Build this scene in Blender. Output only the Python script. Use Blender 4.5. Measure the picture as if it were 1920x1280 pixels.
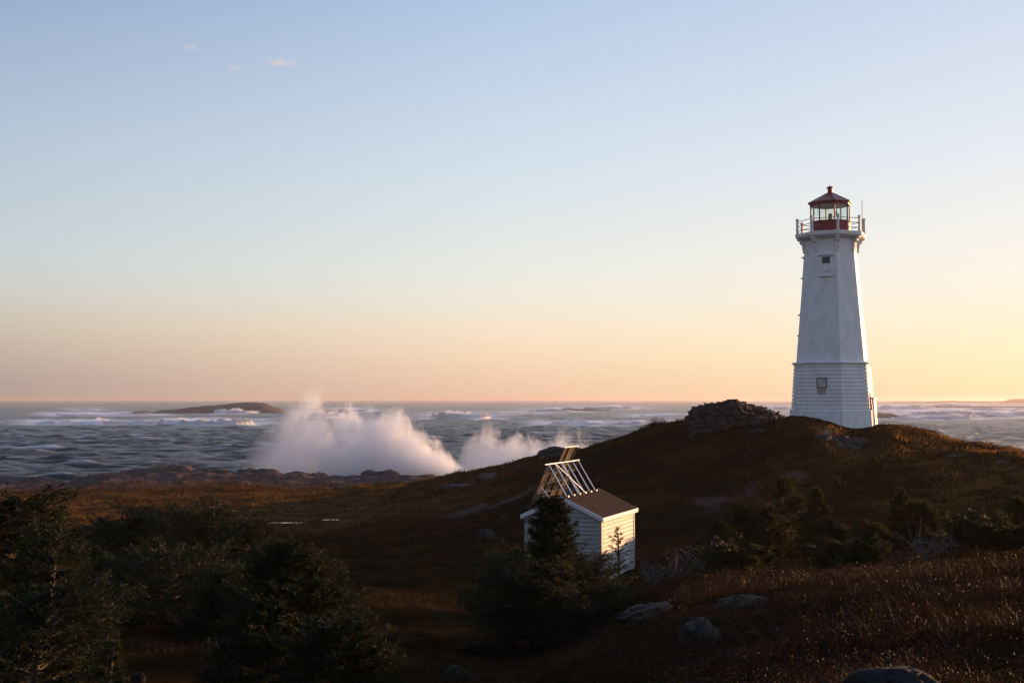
import bpy, math, random
import numpy as np
from math import sin, cos, tan, radians, pi, sqrt, atan2

S = bpy.context.scene
COL = S.collection
for o in list(bpy.data.objects):
    bpy.data.objects.remove(o)

# ------------------------------------------------------------------ camera
F = 2200.0                       # focal length in photo pixels (1920 wide)
EYE = 14.0                       # metres above the sea
PITCH = math.atan((749 - 640) / F)
cam = bpy.data.cameras.new('camera')
cam.sensor_width = 36.0
cam.lens = 36.0 * F / 1920.0
cam.clip_start = 0.1
cam.clip_end = 100000
camo = bpy.data.objects.new('camera', cam)
COL.objects.link(camo)
camo.location = (0, 0, EYE)
camo.rotation_euler = (pi / 2 + PITCH, 0, 0)
S.camera = camo

# ------------------------------------------------------------------ light
SUN_EL = 5.8
SUN_AZ = 60.0                    # degrees to the right of the view axis
W = bpy.data.worlds.new('World')
S.world = W
W.use_nodes = True
wn, wl = W.node_tree.nodes, W.node_tree.links
bg = wn['Background']
sky = wn.new('ShaderNodeTexSky')
sky.sky_type = 'NISHITA'
sky.sun_disc = False
sky.sun_elevation = radians(SUN_EL)
sky.sun_rotation = radians(SUN_AZ)
sky.altitude = 0
sky.air_density = 1.0
sky.dust_density = 1.0
sky.ozone_density = 1.0
# evening afterglow: the clear-sky model is tinted by elevation and by the angle from the sun
def s2l(c):
    return [((v / 255.0) / 12.92 if v <= 10 else (((v / 255.0) + 0.055) / 1.055) ** 2.4) for v in c]
EXPO = 1.0
SKY_STRENGTH = 0.12
wtc = wn.new('ShaderNodeTexCoord')
wsx = wn.new('ShaderNodeSeparateXYZ')
wl.new(wtc.outputs['Generated'], wsx.inputs[0])
def wmath(op, a, b=None, clamp=False):
    q = wn.new('ShaderNodeMath'); q.operation = op; q.use_clamp = clamp
    for i, v in enumerate((a, b)):
        if v is None: continue
        if hasattr(v, 'links'): wl.new(v, q.inputs[i])
        else: q.inputs[i].default_value = v
    return q.outputs[0]
def wramp(stops):
    r = wn.new('ShaderNodeValToRGB')
    r.color_ramp.interpolation = 'B_SPLINE' if False else 'EASE'
    r.color_ramp.interpolation = 'LINEAR'
    e = r.color_ramp.elements
    while len(e) < len(stops): e.new(0.5)
    for k, (p, c) in enumerate(stops):
        e[k].position = p
        e[k].color = (*s2l(c), 1)
    wl.new(wmath('MULTIPLY', wsx.outputs[2], 2.0, True), r.inputs[0])
    return r.outputs[0]
EL = (0.0, 0.026, 0.07, 0.116, 0.17, 0.224, 0.40, 0.64, 1.0)
SKY_L = wramp(list(zip(EL, ((174, 157, 155), (178, 161, 156), (193, 176, 166), (206, 192, 178), (208, 207, 201), (203, 211, 214), (184, 200, 218), (150, 171, 206), (112, 138, 186)))))
SKY_M = wramp(list(zip(EL, ((235, 199, 171), (243, 205, 178), (249, 218, 189), (251, 229, 203), (241, 235, 222), (235, 236, 229), (213, 226, 238), (183, 203, 232), (140, 164, 208)))))
SKY_R = wramp(list(zip(EL, ((250, 213, 168), (253, 231, 185), (254, 239, 200), (254, 241, 212), (253, 242, 226), (248, 243, 234), (230, 235, 243), (203, 216, 238), (158, 180, 221)))))
hx = wmath('MULTIPLY', wsx.outputs[0], sin(radians(SUN_AZ)))
hy = wmath('MULTIPLY', wsx.outputs[1], cos(radians(SUN_AZ)))
hr = wmath('SQRT', wmath('ADD', wmath('MULTIPLY', wsx.outputs[0], wsx.outputs[0]), wmath('ADD', wmath('MULTIPLY', wsx.outputs[1], wsx.outputs[1]), 1e-6)))
cs = wmath('DIVIDE', wmath('ADD', hx, hy), hr)
def wrange(v, a, b_, c=0.0, d=1.0):
    q = wn.new('ShaderNodeMapRange')
    for i, w_ in enumerate((a, b_, c, d)): q.inputs[i + 1].default_value = w_
    wl.new(v, q.inputs[0])
    return q.outputs[0]
def wmix(f, a, b_, mode='MIX'):
    q = wn.new('ShaderNodeMixRGB'); q.blend_type = mode
    for i, v in enumerate((f, a, b_)):
        if hasattr(v, 'links'): wl.new(v, q.inputs[i])
        elif hasattr(v, '__len__'): q.inputs[i].default_value = (*v, 1)
        else: q.inputs[i].default_value = v
    return q.outputs[0]
tint = wmix(wrange(cs, 0.5, 0.81), wmix(wrange(cs, 0.105, 0.5), SKY_L, SKY_M), SKY_R)
gain = wmath('MULTIPLY', wrange(cs, 0.81, 1.0, 1.0, 1.9), wrange(cs, -1.0, 0.105, 0.72, 1.0))
gain = wmath('MULTIPLY', gain, 1.0 / (SKY_STRENGTH * 2 ** EXPO))
gc = wn.new('ShaderNodeCombineXYZ')
for i in range(3): wl.new(gain, gc.inputs[i])
tint = wmix(1.0, tint, gc.outputs[0], 'MULTIPLY')
wl.new(wmix(0.94, sky.outputs[0], tint), bg.inputs[0])
bg.inputs[1].default_value = SKY_STRENGTH

sl = bpy.data.lights.new('sun', 'SUN')
sl.energy = 4.2
sl.angle = radians(0.5)
sl.color = (1.0, 0.54, 0.23)
so = bpy.data.objects.new('sun', sl)
COL.objects.link(so)
so.location = (60, 40, 40)
so.rotation_euler = (radians(90 - SUN_EL), 0, radians(180 - SUN_AZ) + 0.0)
S.view_settings.view_transform = 'Standard'
S.view_settings.look = 'None'
S.view_settings.exposure = EXPO
S.view_settings.gamma = 1.0
S.cycles.volume_bounces = 6
S.cycles.max_bounces = 8
S.cycles.transparent_max_bounces = 16
S.cycles.use_denoising = True
S.cycles.volume_step_rate = 1.0

# ------------------------------------------------------------------ helpers
def P(px, py, d):
    """world point seen at photo pixel (px,py), d metres ahead"""
    u = (px - 960) / F
    v = (640 - py) / F
    x, y, z = u, cos(PITCH) - sin(PITCH) * v, sin(PITCH) + cos(PITCH) * v
    k = d / y
    return (x * k, d, EYE + z * k)

def rng(seed):
    return np.random.default_rng(seed)

def _hash(ix, iy, iz, seed):
    h = (ix.astype(np.int64) * 374761393 + iy.astype(np.int64) * 668265263 + iz.astype(np.int64) * 2147483647 + seed * 974711) & 0xffffffff
    h = ((h ^ (h >> 13)) * 1274126177) & 0xffffffff
    h = ((h ^ (h >> 16)) * 2246822519) & 0xffffffff
    return ((h ^ (h >> 15)) & 0xffffff) / float(0xffffff)

def vnoise(x, y, z=None, seed=0):
    x = np.asarray(x, float); y = np.asarray(y, float)
    z = np.zeros_like(x) if z is None else np.asarray(z, float)
    ix, iy, iz = np.floor(x), np.floor(y), np.floor(z)
    fx, fy, fz = x - ix, y - iy, z - iz
    sx, sy, sz = [f * f * f * (f * (f * 6 - 15) + 10) for f in (fx, fy, fz)]
    def c(a, b, d):
        return _hash(ix + a, iy + b, iz + d, seed)
    def l(a, b, t):
        return a + (b - a) * t
    r0 = l(l(c(0, 0, 0), c(1, 0, 0), sx), l(c(0, 1, 0), c(1, 1, 0), sx), sy)
    if not np.any(fz):
        return r0 * 2 - 1
    r1 = l(l(c(0, 0, 1), c(1, 0, 1), sx), l(c(0, 1, 1), c(1, 1, 1), sx), sy)
    return l(r0, r1, sz) * 2 - 1

def fbm(x, y, z=None, oct=4, seed=0, gain=0.5):
    a, f, s, n = 1.0, 1.0, 0.0, 0.0
    for k in range(oct):
        s = s + a * vnoise(x * f + 17.3 * k, y * f - 9.1 * k, None if z is None else z * f + 3.7 * k, seed + k)
        n += a
        a *= gain
        f *= 2.03
    return s / n

def smooth(a, b, x):
    t = np.clip((x - a) / (b - a), 0, 1)
    return t * t * (3 - 2 * t)

def mesh_np(name, V, faces_list, attrs=None, smooth_shade=False):
    """faces_list: list of int arrays (n,k)"""
    me = bpy.data.meshes.new(name)
    V = np.asarray(V, np.float32)
    me.vertices.add(len(V))
    me.vertices.foreach_set('co', V.ravel())
    loops = np.concatenate([f.ravel() for f in faces_list]).astype(np.int32)
    tot = np.concatenate([np.full(len(f), f.shape[1], np.int32) for f in faces_list])
    start = np.concatenate([[0], np.cumsum(tot)[:-1]]).astype(np.int32)
    me.loops.add(len(loops))
    me.loops.foreach_set('vertex_index', loops)
    me.polygons.add(len(tot))
    me.polygons.foreach_set('loop_start', start)
    me.polygons.foreach_set('loop_total', tot)
    if smooth_shade:
        me.polygons.foreach_set('use_smooth', np.ones(len(tot), bool))
    for k, a in (attrs or {}).items():
        at = me.attributes.new(k, 'FLOAT', 'POINT')
        at.data.foreach_set('value', np.asarray(a, np.float32))
    me.update(calc_edges=True)
    return me

def link(name, me, m=None, parent=None, loc=None, rotz=None):
    o = bpy.data.objects.new(name, me)
    COL.objects.link(o)
    if m is not None and me is not None:
        me.materials.append(m)
    if parent is not None:
        o.parent = parent
    if loc is not None:
        o.location = loc
    if rotz is not None:
        o.rotation_euler = (0, 0, rotz)
    return o

def tag(o, label=None, cat=None, group=None, kind=None):
    if label: o['label'] = label
    if cat: o['category'] = cat
    if group: o['group'] = group
    if kind: o['kind'] = kind
    return o

def empty(name, loc, rotz=0.0):
    o = bpy.data.objects.new(name, None)
    o.empty_display_size = 0.3
    COL.objects.link(o)
    o.location = loc
    o.rotation_euler = (0, 0, rotz)
    return o

class MB:
    """collects polygons and makes one mesh"""
    def __init__(s):
        s.v, s.f = [], []
    def add(s, vs, fs):
        b = len(s.v)
        s.v += [tuple(map(float, p)) for p in vs]
        s.f += [tuple(b + i for i in f) for f in fs]
        return s
    def box(s, c, size, ax=None):
        """c centre, size full sizes, ax optional 3 axes"""
        ax = ax or ((1, 0, 0), (0, 1, 0), (0, 0, 1))
        A = np.array(ax, float)
        vs = []
        for dz in (-1, 1):
            for dy in (-1, 1):
                for dx in (-1, 1):
                    vs.append(np.array(c, float) + A[0] * dx * size[0] / 2 + A[1] * dy * size[1] / 2 + A[2] * dz * size[2] / 2)
        return s.add(vs, [(0, 2, 3, 1), (4, 5, 7, 6), (0, 1, 5, 4), (2, 6, 7, 3), (0, 4, 6, 2), (1, 3, 7, 5)])
    def tube(s, pts, rad, n=8):
        pts = [np.array(p, float) for p in pts]
        rad = rad if hasattr(rad, '__len__') else [rad] * len(pts)
        vs, fs = [], []
        for i, p in enumerate(pts):
            d = pts[min(i + 1, len(pts) - 1)] - pts[max(i - 1, 0)]
            d = d / (np.linalg.norm(d) + 1e-9)
            a = np.cross(d, (0, 0, 1)) if abs(d[2]) < 0.95 else np.cross(d, (1, 0, 0))
            a /= np.linalg.norm(a); b = np.cross(d, a)
            for k in range(n):
                t = 2 * pi * k / n
                vs.append(p + rad[i] * (cos(t) * a + sin(t) * b))
        for i in range(len(pts) - 1):
            for k in range(n):
                fs.append((i * n + k, i * n + (k + 1) % n, (i + 1) * n + (k + 1) % n, (i + 1) * n + k))
        fs.append(tuple(range(n))[::-1])
        fs.append(tuple((len(pts) - 1) * n + k for k in range(n)))
        return s.add(vs, fs)
    def rings(s, zr, n=8, off=0.0, cap0=True, cap1=True, c=(0, 0)):
        """lathe with n sides; zr list of (z, R)"""
        vs, fs = [], []
        for z, R in zr:
            for k in range(n):
                t = off + 2 * pi * k / n
                vs.append((c[0] + R * cos(t), c[1] + R * sin(t), z))
        for i in range(len(zr) - 1):
            for k in range(n):
                fs.append((i * n + k, i * n + (k + 1) % n, (i + 1) * n + (k + 1) % n, (i + 1) * n + k))
        if cap0: fs.append(tuple(range(n))[::-1])
        if cap1: fs.append(tuple((len(zr) - 1) * n + k for k in range(n)))
        return s.add(vs, fs)
    def prism(s, poly, org, ex, ey, en, th):
        """polygon (a,b) in plane ex,ey extruded th along en"""
        org, ex, ey, en = [np.array(q, float) for q in (org, ex, ey, en)]
        n = len(poly)
        vs = [org + a * ex + b * ey for a, b in poly] + [org + a * ex + b * ey + th * en for a, b in poly]
        fs = [tuple(range(n))[::-1], tuple(range(n, 2 * n))]
        fs += [(k, (k + 1) % n, n + (k + 1) % n, n + k) for k in range(n)]
        return s.add(vs, fs)
    def build(s, name, m, parent=None, sm=False, bevel=0.0):
        me = bpy.data.meshes.new(name)
        me.from_pydata(s.v, [], s.f)
        import bmesh
        bm = bmesh.new(); bm.from_mesh(me)
        bmesh.ops.recalc_face_normals(bm, faces=bm.faces)
        bm.to_mesh(me); bm.free()
        if sm:
            me.polygons.foreach_set('use_smooth', np.ones(len(me.polygons), bool))
        me.update()
        o = link(name, me, m, parent)
        if bevel:
            b = o.modifiers.new('bevel', 'BEVEL')
            b.width = bevel; b.segments = 2; b.limit_method = 'ANGLE'
        return o

# ------------------------------------------------------------------ materials
def newmat(name):
    m = bpy.data.materials.new(name)
    m.use_nodes = True
    n = m.node_tree.nodes
    return m, n, m.node_tree.links, n['Principled BSDF']

def noise_node(n, l, scale, detail=4, rough=0.55, coord='Object', vec=None, stretch=None):
    t = n.new('ShaderNodeTexNoise')
    t.inputs['Scale'].default_value = scale
    t.inputs['Detail'].default_value = detail
    t.inputs['Roughness'].default_value = rough
    if vec is None:
        c = n.new('ShaderNodeTexCoord')
        vec = c.outputs[coord]
    if stretch is not None:
        mp = n.new('ShaderNodeMapping')
        mp.inputs['Scale'].default_value = stretch
        l.new(vec, mp.inputs['Vector']); vec = mp.outputs[0]
    l.new(vec, t.inputs['Vector'])
    return t

def ramp(n, l, fac, stops):
    r = n.new('ShaderNodeValToRGB')
    e = r.color_ramp.elements
    while len(e) < len(stops): e.new(0.5)
    for k, (p, c) in enumerate(stops):
        e[k].position = p
        e[k].color = (c[0], c[1], c[2], 1) if hasattr(c, '__len__') else (c, c, c, 1)
    l.new(fac, r.inputs[0])
    return r

def simple(name, col, rough=0.6, var=0.25, scale=3.0, bump=0.0, bscale=20.0, metal=0.0, stretch=None, spec=0.5):
    m, n, l, b = newmat(name)
    b.inputs['Specular IOR Level'].default_value = spec
    t = noise_node(n, l, scale, 5, stretch=stretch)
    lo = [c * (1 - var) for c in col]; hi = [min(1, c * (1 + var)) for c in col]
    r = ramp(n, l, t.outputs['Fac'], [(0.3, lo), (0.7, hi)])
    l.new(r.outputs[0], b.inputs['Base Color'])
    b.inputs['Roughness'].default_value = rough
    b.inputs['Metallic'].default_value = metal
    if bump:
        t2 = noise_node(n, l, bscale, 4)
        bp = n.new('ShaderNodeBump')
        bp.inputs['Strength'].default_value = bump
        bp.inputs['Distance'].default_value = 0.02
        l.new(t2.outputs['Fac'], bp.inputs['Height'])
        l.new(bp.outputs[0], b.inputs['Normal'])
    return m

def foliage(name, c0, c1, transl=0.35, scale=4.0, rough=0.6, spec=0.15):
    m, n, l, b = newmat(name)
    t = noise_node(n, l, scale, 3)
    r = ramp(n, l, t.outputs['Fac'], [(0.3, c0), (0.7, c1)])
    l.new(r.outputs[0], b.inputs['Base Color'])
    b.inputs['Roughness'].default_value = rough
    b.inputs['Specular IOR Level'].default_value = spec
    tr = n.new('ShaderNodeBsdfTranslucent')
    l.new(r.outputs[0], tr.inputs[0])
    mx = n.new('ShaderNodeMixShader')
    mx.inputs[0].default_value = transl
    l.new(b.outputs[0], mx.inputs[1]); l.new(tr.outputs[0], mx.inputs[2])
    l.new(mx.outputs[0], n['Material Output'].inputs[0])
    return m

# white painted masonry with soft weather stains
def painted(name, col, stain=0.12, rough=0.55):
    m, n, l, b = newmat(name)
    t = noise_node(n, l, 1.2, 6, 0.65, stretch=(1.5, 1.5, 0.6))
    r = ramp(n, l, t.outputs['Fac'], [(0.25, [c * (1 - stain * 1.6) * k for c, k in zip(col, (1, .98, .94))]), (0.62, col)])
    t2 = noise_node(n, l, 9.0, 5)
    mx = n.new('ShaderNodeMixRGB'); mx.blend_type = 'MULTIPLY'; mx.inputs[0].default_value = 0.35
    r2 = ramp(n, l, t2.outputs['Fac'], [(0.35, 0.82), (0.6, 1.0)])
    l.new(r.outputs[0], mx.inputs[1]); l.new(r2.outputs[0], mx.inputs[2])
    l.new(mx.outputs[0], b.inputs['Base Color'])
    b.inputs['Roughness'].default_value = rough
    t3 = noise_node(n, l, 14.0, 5)
    bp = n.new('ShaderNodeBump'); bp.inputs['Strength'].default_value = 0.25; bp.inputs['Distance'].default_value = 0.02
    l.new(t3.outputs['Fac'], bp.inputs['Height']); l.new(bp.outputs[0], b.inputs['Normal'])
    return m

M = {}
M['white'] = painted('white paint', (0.78, 0.79, 0.80))
M['white_trim'] = painted('white trim paint', (0.74, 0.75, 0.77), 0.08)
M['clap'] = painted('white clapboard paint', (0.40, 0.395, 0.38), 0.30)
M['red'] = simple('red paint', (0.20, 0.012, 0.014), 0.45, 0.25, 5, 0.15, 30)
M['dark_metal'] = simple('dark iron', (0.03, 0.03, 0.035), 0.5, 0.3)
M['steel'] = simple('galvanised steel', (0.72, 0.70, 0.68), 0.38, 0.12, 8, metal=0.75)
M['dark_pane'] = simple('dark window glass', (0.015, 0.02, 0.022), 0.12, 0.3)
M['blind'] = simple('boarded pane', (0.42, 0.42, 0.42), 0.5, 0.1)
M['board'] = simple('tan board', (0.34, 0.29, 0.24), 0.7, 0.25, 6)
M['brass'] = simple('brass lens housing', (0.25, 0.2, 0.15), 0.35, 0.2, 6, metal=0.6)
M['shingle'] = simple('brown roof shingles', (0.030, 0.019, 0.016), 0.95, 0.45, 7, 0.5, 40, spec=0.05)
M['panel'] = simple('panel backing', (0.075, 0.052, 0.038), 0.6, 0.85, 1.4, spec=0.15)
M['panel_dark'] = simple('dark solar cells', (0.03, 0.028, 0.035), 0.25, 0.4, 3)
M['wood'] = simple('weathered rail', (0.05, 0.03, 0.02), 0.7, 0.3, 6)

# glass
m, n, l, b = newmat('lantern glass')
tp = n.new('ShaderNodeBsdfTransparent'); gl = n.new('ShaderNodeBsdfGlossy'); gl.inputs['Roughness'].default_value = 0.03
tp.inputs[0].default_value = (0.93, 0.95, 0.94, 1)
mx = n.new('ShaderNodeMixShader'); mx.inputs[0].default_value = 0.05
l.new(tp.outputs[0], mx.inputs[1]); l.new(gl.outputs[0], mx.inputs[2])
l.new(mx.outputs[0], n['Material Output'].inputs[0])
M['glass'] = m

def rockmat(name, lo, hi, lich=(0.3, 0.29, 0.26), scale=1.0, bump=0.7):
    m, n, l, b = newmat(name)
    t = noise_node(n, l, 1.3 * scale, 7, 0.65)
    r = ramp(n, l, t.outputs['Fac'], [(0.3, lo), (0.68, hi)])
    t2 = noise_node(n, l, 5.0 * scale, 5, 0.6)
    r2 = ramp(n, l, t2.outputs['Fac'], [(0.58, 0), (0.66, 1)])
    mx = n.new('ShaderNodeMixRGB')
    mx.inputs[2].default_value = (*lich, 1)
    ml = n.new('ShaderNodeMath'); ml.operation = 'MULTIPLY'; ml.inputs[1].default_value = 0.5
    l.new(r2.outputs[0], ml.inputs[0]); l.new(ml.outputs[0], mx.inputs[0])
    l.new(r.outputs[0], mx.inputs[1])
    l.new(mx.outputs[0], b.inputs['Base Color'])
    b.inputs['Roughness'].default_value = 0.85
    b.inputs['Specular IOR Level'].default_value = 0.15
    t3 = noise_node(n, l, 6.0 * scale, 8, 0.7)
    bp = n.new('ShaderNodeBump'); bp.inputs['Strength'].default_value = bump; bp.inputs['Distance'].default_value = 0.08 / scale
    l.new(t3.outputs['Fac'], bp.inputs['Height']); l.new(bp.outputs[0], b.inputs['Normal'])
    return m

M['rock'] = rockmat('grey granite', (0.010, 0.009, 0.008), (0.036, 0.032, 0.027), (0.062, 0.056, 0.048), 1.6)
M['outcrop'] = rockmat('pale outcrop rock', (0.018, 0.016, 0.014), (0.070, 0.062, 0.054), (0.11, 0.10, 0.09), 1.8)
M['shore'] = rockmat('brown shore rock', (0.028, 0.02, 0.018), (0.13, 0.085, 0.075), (0.17, 0.12, 0.105), 0.45)
M['ruin'] = rockmat('old masonry stone', (0.022, 0.018, 0.016), (0.075, 0.058, 0.048), (0.10, 0.088, 0.078), 1.2)
M['bark'] = simple('spruce bark', (0.07, 0.05, 0.04), 0.9, 0.4, 12, 0.5, 30)
M['deadwood'] = simple('grey dead wood', (0.085, 0.075, 0.068), 0.85, 0.3, 10)
M['needles'] = foliage('spruce needles', (0.008, 0.012, 0.005), (0.030, 0.034, 0.010), 0.3, 2.5)
M['needles_lit_tone'] = foliage('scrub needles in sunlit tone', (0.014, 0.016, 0.006), (0.055, 0.050, 0.015), 0.45, 2.5)  # spruce needles again, brightened so the colour carries the sunlit olive
M['needles_thin'] = foliage('sparse needles', (0.025, 0.018, 0.009), (0.05, 0.038, 0.016), 0.3, 4)
M['grass'] = foliage('dry autumn grass', (0.012, 0.0105, 0.0045), (0.062, 0.031, 0.0105), 0.55, 0.3, 0.7, 0.0)
M['heath'] = foliage('rusty heath stems', (0.010, 0.0065, 0.004), (0.044, 0.020, 0.0095), 0.4, 0.9, 0.6, 0.12)

# ------------------------------------------------------------------ terrain
# control points: photo pixel + distance ahead
CP = [
 # crest of the headland from its foot on the left to the right edge
 (700, 915, 140), (770, 905, 132), (850, 894, 122), (900, 881, 114), (985, 858, 105), (1030, 851, 102), (1090, 840, 98),
 (1150, 823, 95), (1200, 804, 92), (1240, 797, 90), (1290, 786, 88), (1380, 780, 86.5), (1470, 785, 85), (1560, 792, 84.5),
 (1640, 799, 84), (1715, 801, 82), (1735, 807, 80), (1780, 825, 78), (1830, 832, 76), (1880, 839, 75), (1920, 846, 74),
 (2050, 860, 71), (2200, 866, 70), (2400, 860, 69),
 # round the tower foot
 (1478, 783, 80), (1560, 791, 79), (1640, 802, 78.5),
 # slope between the crest and the hut
 (1300, 830, 81), (1450, 835, 76.5), (1600, 838, 75), (1750, 848, 73), (1900, 880, 66),
 (1300, 880, 75), (1450, 868, 72), (1600, 866, 70.5), (1750, 872, 69), (1150, 870, 82), (1000, 895, 92),
 (1300, 930, 70), (1450, 900, 69), (1600, 905, 67), (1750, 912, 64), (1150, 930, 70), (1000, 950, 76), (880, 945, 92),
 (1300, 990, 61), (1450, 960, 60), (1600, 960, 57), (1780, 962, 52), (1920, 960, 50),
 (1080, 1075, 54), (1200, 1078, 51), (1127, 1085, 49), (985, 1070, 52),
 (900, 1010, 62), (800, 1000, 72), (780, 960, 92), (700, 985, 88), (600, 985, 95), (500, 985, 95),
 (1300, 1070, 44), (1450, 1060, 38), (1600, 1050, 34), (1750, 1030, 33), (1900, 1010, 32),
 # valley in front of the hut
 (1100, 1140, 38), (950, 1120, 44), (800, 1090, 48), (700, 1060, 55), (600, 1050, 55), (500, 1080, 50), (400, 1090, 48),
 (1040, 1190, 28), (900, 1190, 30), (750, 1170, 32), (600, 1180, 30), (400, 1180, 30), (200, 1150, 34), (0, 1150, 32),
 (960, 1280, 19), (800, 1280, 20), (600, 1290, 19), (400, 1300, 18), (200, 1280, 20), (0, 1290, 18),
 (960, 1400, 12), (600, 1420, 12), (200, 1420, 12),
 # near knoll on the right
 (1180, 1165, 21), (1250, 1128, 19.5), (1350, 1120, 19.5), (1450, 1108, 19), (1550, 1085, 19), (1700, 1075, 20), (1850, 1060, 20), (1920, 1055, 20),
 (1150, 1230, 16), (1300, 1215, 15), (1500, 1180, 14), (1700, 1160, 13.5), (1900, 1150, 13),
 (1300, 1290, 11.5), (1500, 1290, 10), (1700, 1290, 9), (1900, 1290, 8.5), (1120, 1290, 13),
 (1250, 1090, 30), (1400, 1078, 29), (1150, 1130, 30),
 # the moor and the shore
 (-150, 1010, 75), (0, 1000, 80), (150, 1010, 78), (300, 985, 92),
 (0, 960, 105), (150, 965, 105), (300, 950, 115), (450, 955, 112), (600, 950, 118), (700, 945, 118),
 (0, 930, 140), (150, 925, 145), (300, 920, 150), (450, 922, 148), (600, 922, 148), (720, 930, 132),
 (-150, 918, 178), (0, 914, 182), (60, 904, 188), (110, 908, 186), (170, 898, 190), (230, 892, 192), (290, 888, 194), (370, 890, 195), (430, 893, 196),
 (490, 890, 197), (560, 896, 198), (620, 899, 198), (680, 896, 196), (720, 895, 194), (790, 898, 188), (850, 905, 170),
 (0, 915, 168), (170, 905, 170), (290, 900, 172), (430, 903, 172), (560, 905, 174), (680, 905, 174), (780, 905, 165),
]
pts = []
for px, py, d in CP:
    x, y, z = P(px, py, d)
    pts.append((x, y, z))
def polar(th, r, z):
    pts.append((r * sin(radians(th)), r * cos(radians(th)), z))
# behind the crest: the land drops to the sea
for px, d, z in ((850, 150, 1.0), (1000, 130, 2.0), (1090, 122, 3.5), (1200, 112, 6.5), (1290, 106, 8.5), (1400, 102, 9.5), (1560, 102, 9.5),
                 (1700, 102, 8.0), (1800, 100, 6.0), (1920, 100, 5.0), (2100, 98, 5.0), (2400, 95, 5.0)):
    pts.append(((px - 960) / F * d, d, z))
for px, d in ((850, 185), (1000, 165), (1150, 155), (1300, 145), (1450, 142), (1600, 142), (1750, 142), (1920, 140), (2200, 138), (2500, 130)):
    pts.append(((px - 960) / F * d, d, -1.5))
for px in range(-300, 2700, 300):
    pts.append(((px - 960) / F * 235, 235, -5.0))
    pts.append(((px - 960) / F * 330, 330, -8.0))
for px in range(-200, 800, 140):
    pts.append(((px - 960) / F * 210, 210, -1.2))
# out of frame: rising ground to the right that throws the evening shade
for th, r, z in ((0, 1.2, 12.3), (-40, 1.2, 12.3), (40, 1.2, 12.3), (0, 6, 12.0), (-25, 6, 11.7), (25, 6, 12.25), (55, 6, 12.5), (90, 6, 12.6), (-60, 8, 11.4), (-90, 8, 11.5),
                 (35, 12, 12.3), (35, 20, 12.3), (35, 30, 11.9), (35, 45, 10.8), (35, 60, 10.0),
                 (45, 12, 12.9), (45, 22, 13.5), (45, 35, 13.3), (45, 50, 11.4), (45, 70, 8.5), (45, 110, 3.0),
                 (60, 12, 13.2), (60, 25, 13.9), (60, 40, 13.4), (60, 60, 11.0), (60, 100, 4.0),
                 (90, 20, 13.6), (90, 50, 13.0), (90, 110, 6.0), (110, 30, 13.4), (110, 100, 8.0),
                 (-35, 20, 9.5), (-35, 45, 6.0), (-35, 90, 3.5), (-35, 170, 1.0), (-60, 30, 8.5), (-60, 90, 4.0), (-60, 180, 0.5), (-90, 30, 9.0), (-90, 120, 4.0),
                 (-110, 30, 9.5), (-110, 120, 5.0), (60, 160, -2.0), (90, 200, -2.0), (110, 220, 2.0), (-90, 230, 0.0), (-60, 240, -3.0), (-40, 235, -4.0),
                 (60, 330, -8), (90, 330, -8), (-60, 330, -8), (-90, 330, -6), (110, 330, -6), (-110, 330, -6)):
    polar(th, r, z)
pts = np.array(pts)

def _lp(x, y):
    r = np.sqrt(x * x + y * y)
    return np.arctan2(x, y) * 3.0, np.log(np.maximum(r, 0.5))
_cx, _cy = _lp(pts[:, 0], pts[:, 1])
def _phi(d2):
    return 0.5 * d2 * np.log(d2 + 1e-12)
_n = len(pts)
_A = np.zeros((_n + 3, _n + 3))
_d2 = (_cx[:, None] - _cx[None]) ** 2 + (_cy[:, None] - _cy[None]) ** 2
_A[:_n, :_n] = _phi(_d2) + np.eye(_n) * 2e-5
_A[:_n, _n] = 1; _A[:_n, _n + 1] = _cx; _A[:_n, _n + 2] = _cy
_A[_n:, :_n] = _A[:_n, _n:].T
_w = np.linalg.solve(_A, np.concatenate([pts[:, 2], [0, 0, 0]]))

def base_h(x, y):
    sh = np.shape(x)
    x = np.ravel(np.asarray(x, float)); y = np.ravel(np.asarray(y, float))
    a, b = _lp(x, y)
    out = np.empty(len(x))
    for i in range(0, len(x), 40000):
        aa, bb = a[i:i + 40000], b[i:i + 40000]
        d2 = (aa[:, None] - _cx[None]) ** 2 + (bb[:, None] - _cy[None]) ** 2
        out[i:i + 40000] = _phi(d2) @ _w[:_n] + _w[_n] + _w[_n + 1] * aa + _w[_n + 2] * bb
    return out.reshape(sh)

RUIN = P(1380, 785, 86)
TOWER = P(1562, 790, 81)
def rock_mask(x, y):
    r = np.sqrt(x * x + y * y)
    nz = fbm(x / 9, y / 9, oct=4, seed=41)
    th = np.degrees(np.arctan2(x, y))
    shore = smooth(163, 178, r + nz * 14) * smooth(2, -1, th + nz * 3)
    out = smooth(0.46, 0.58, fbm(x / 4.0, y / 4.0, oct=4, seed=77)) * smooth(60, 75, r) * 0.9 * smooth(-6, 0, th)
    back = smooth(120, 132, r) * smooth(-3, 1, th)
    return np.clip(np.maximum(np.maximum(shore, out), back), 0, 1)

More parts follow.
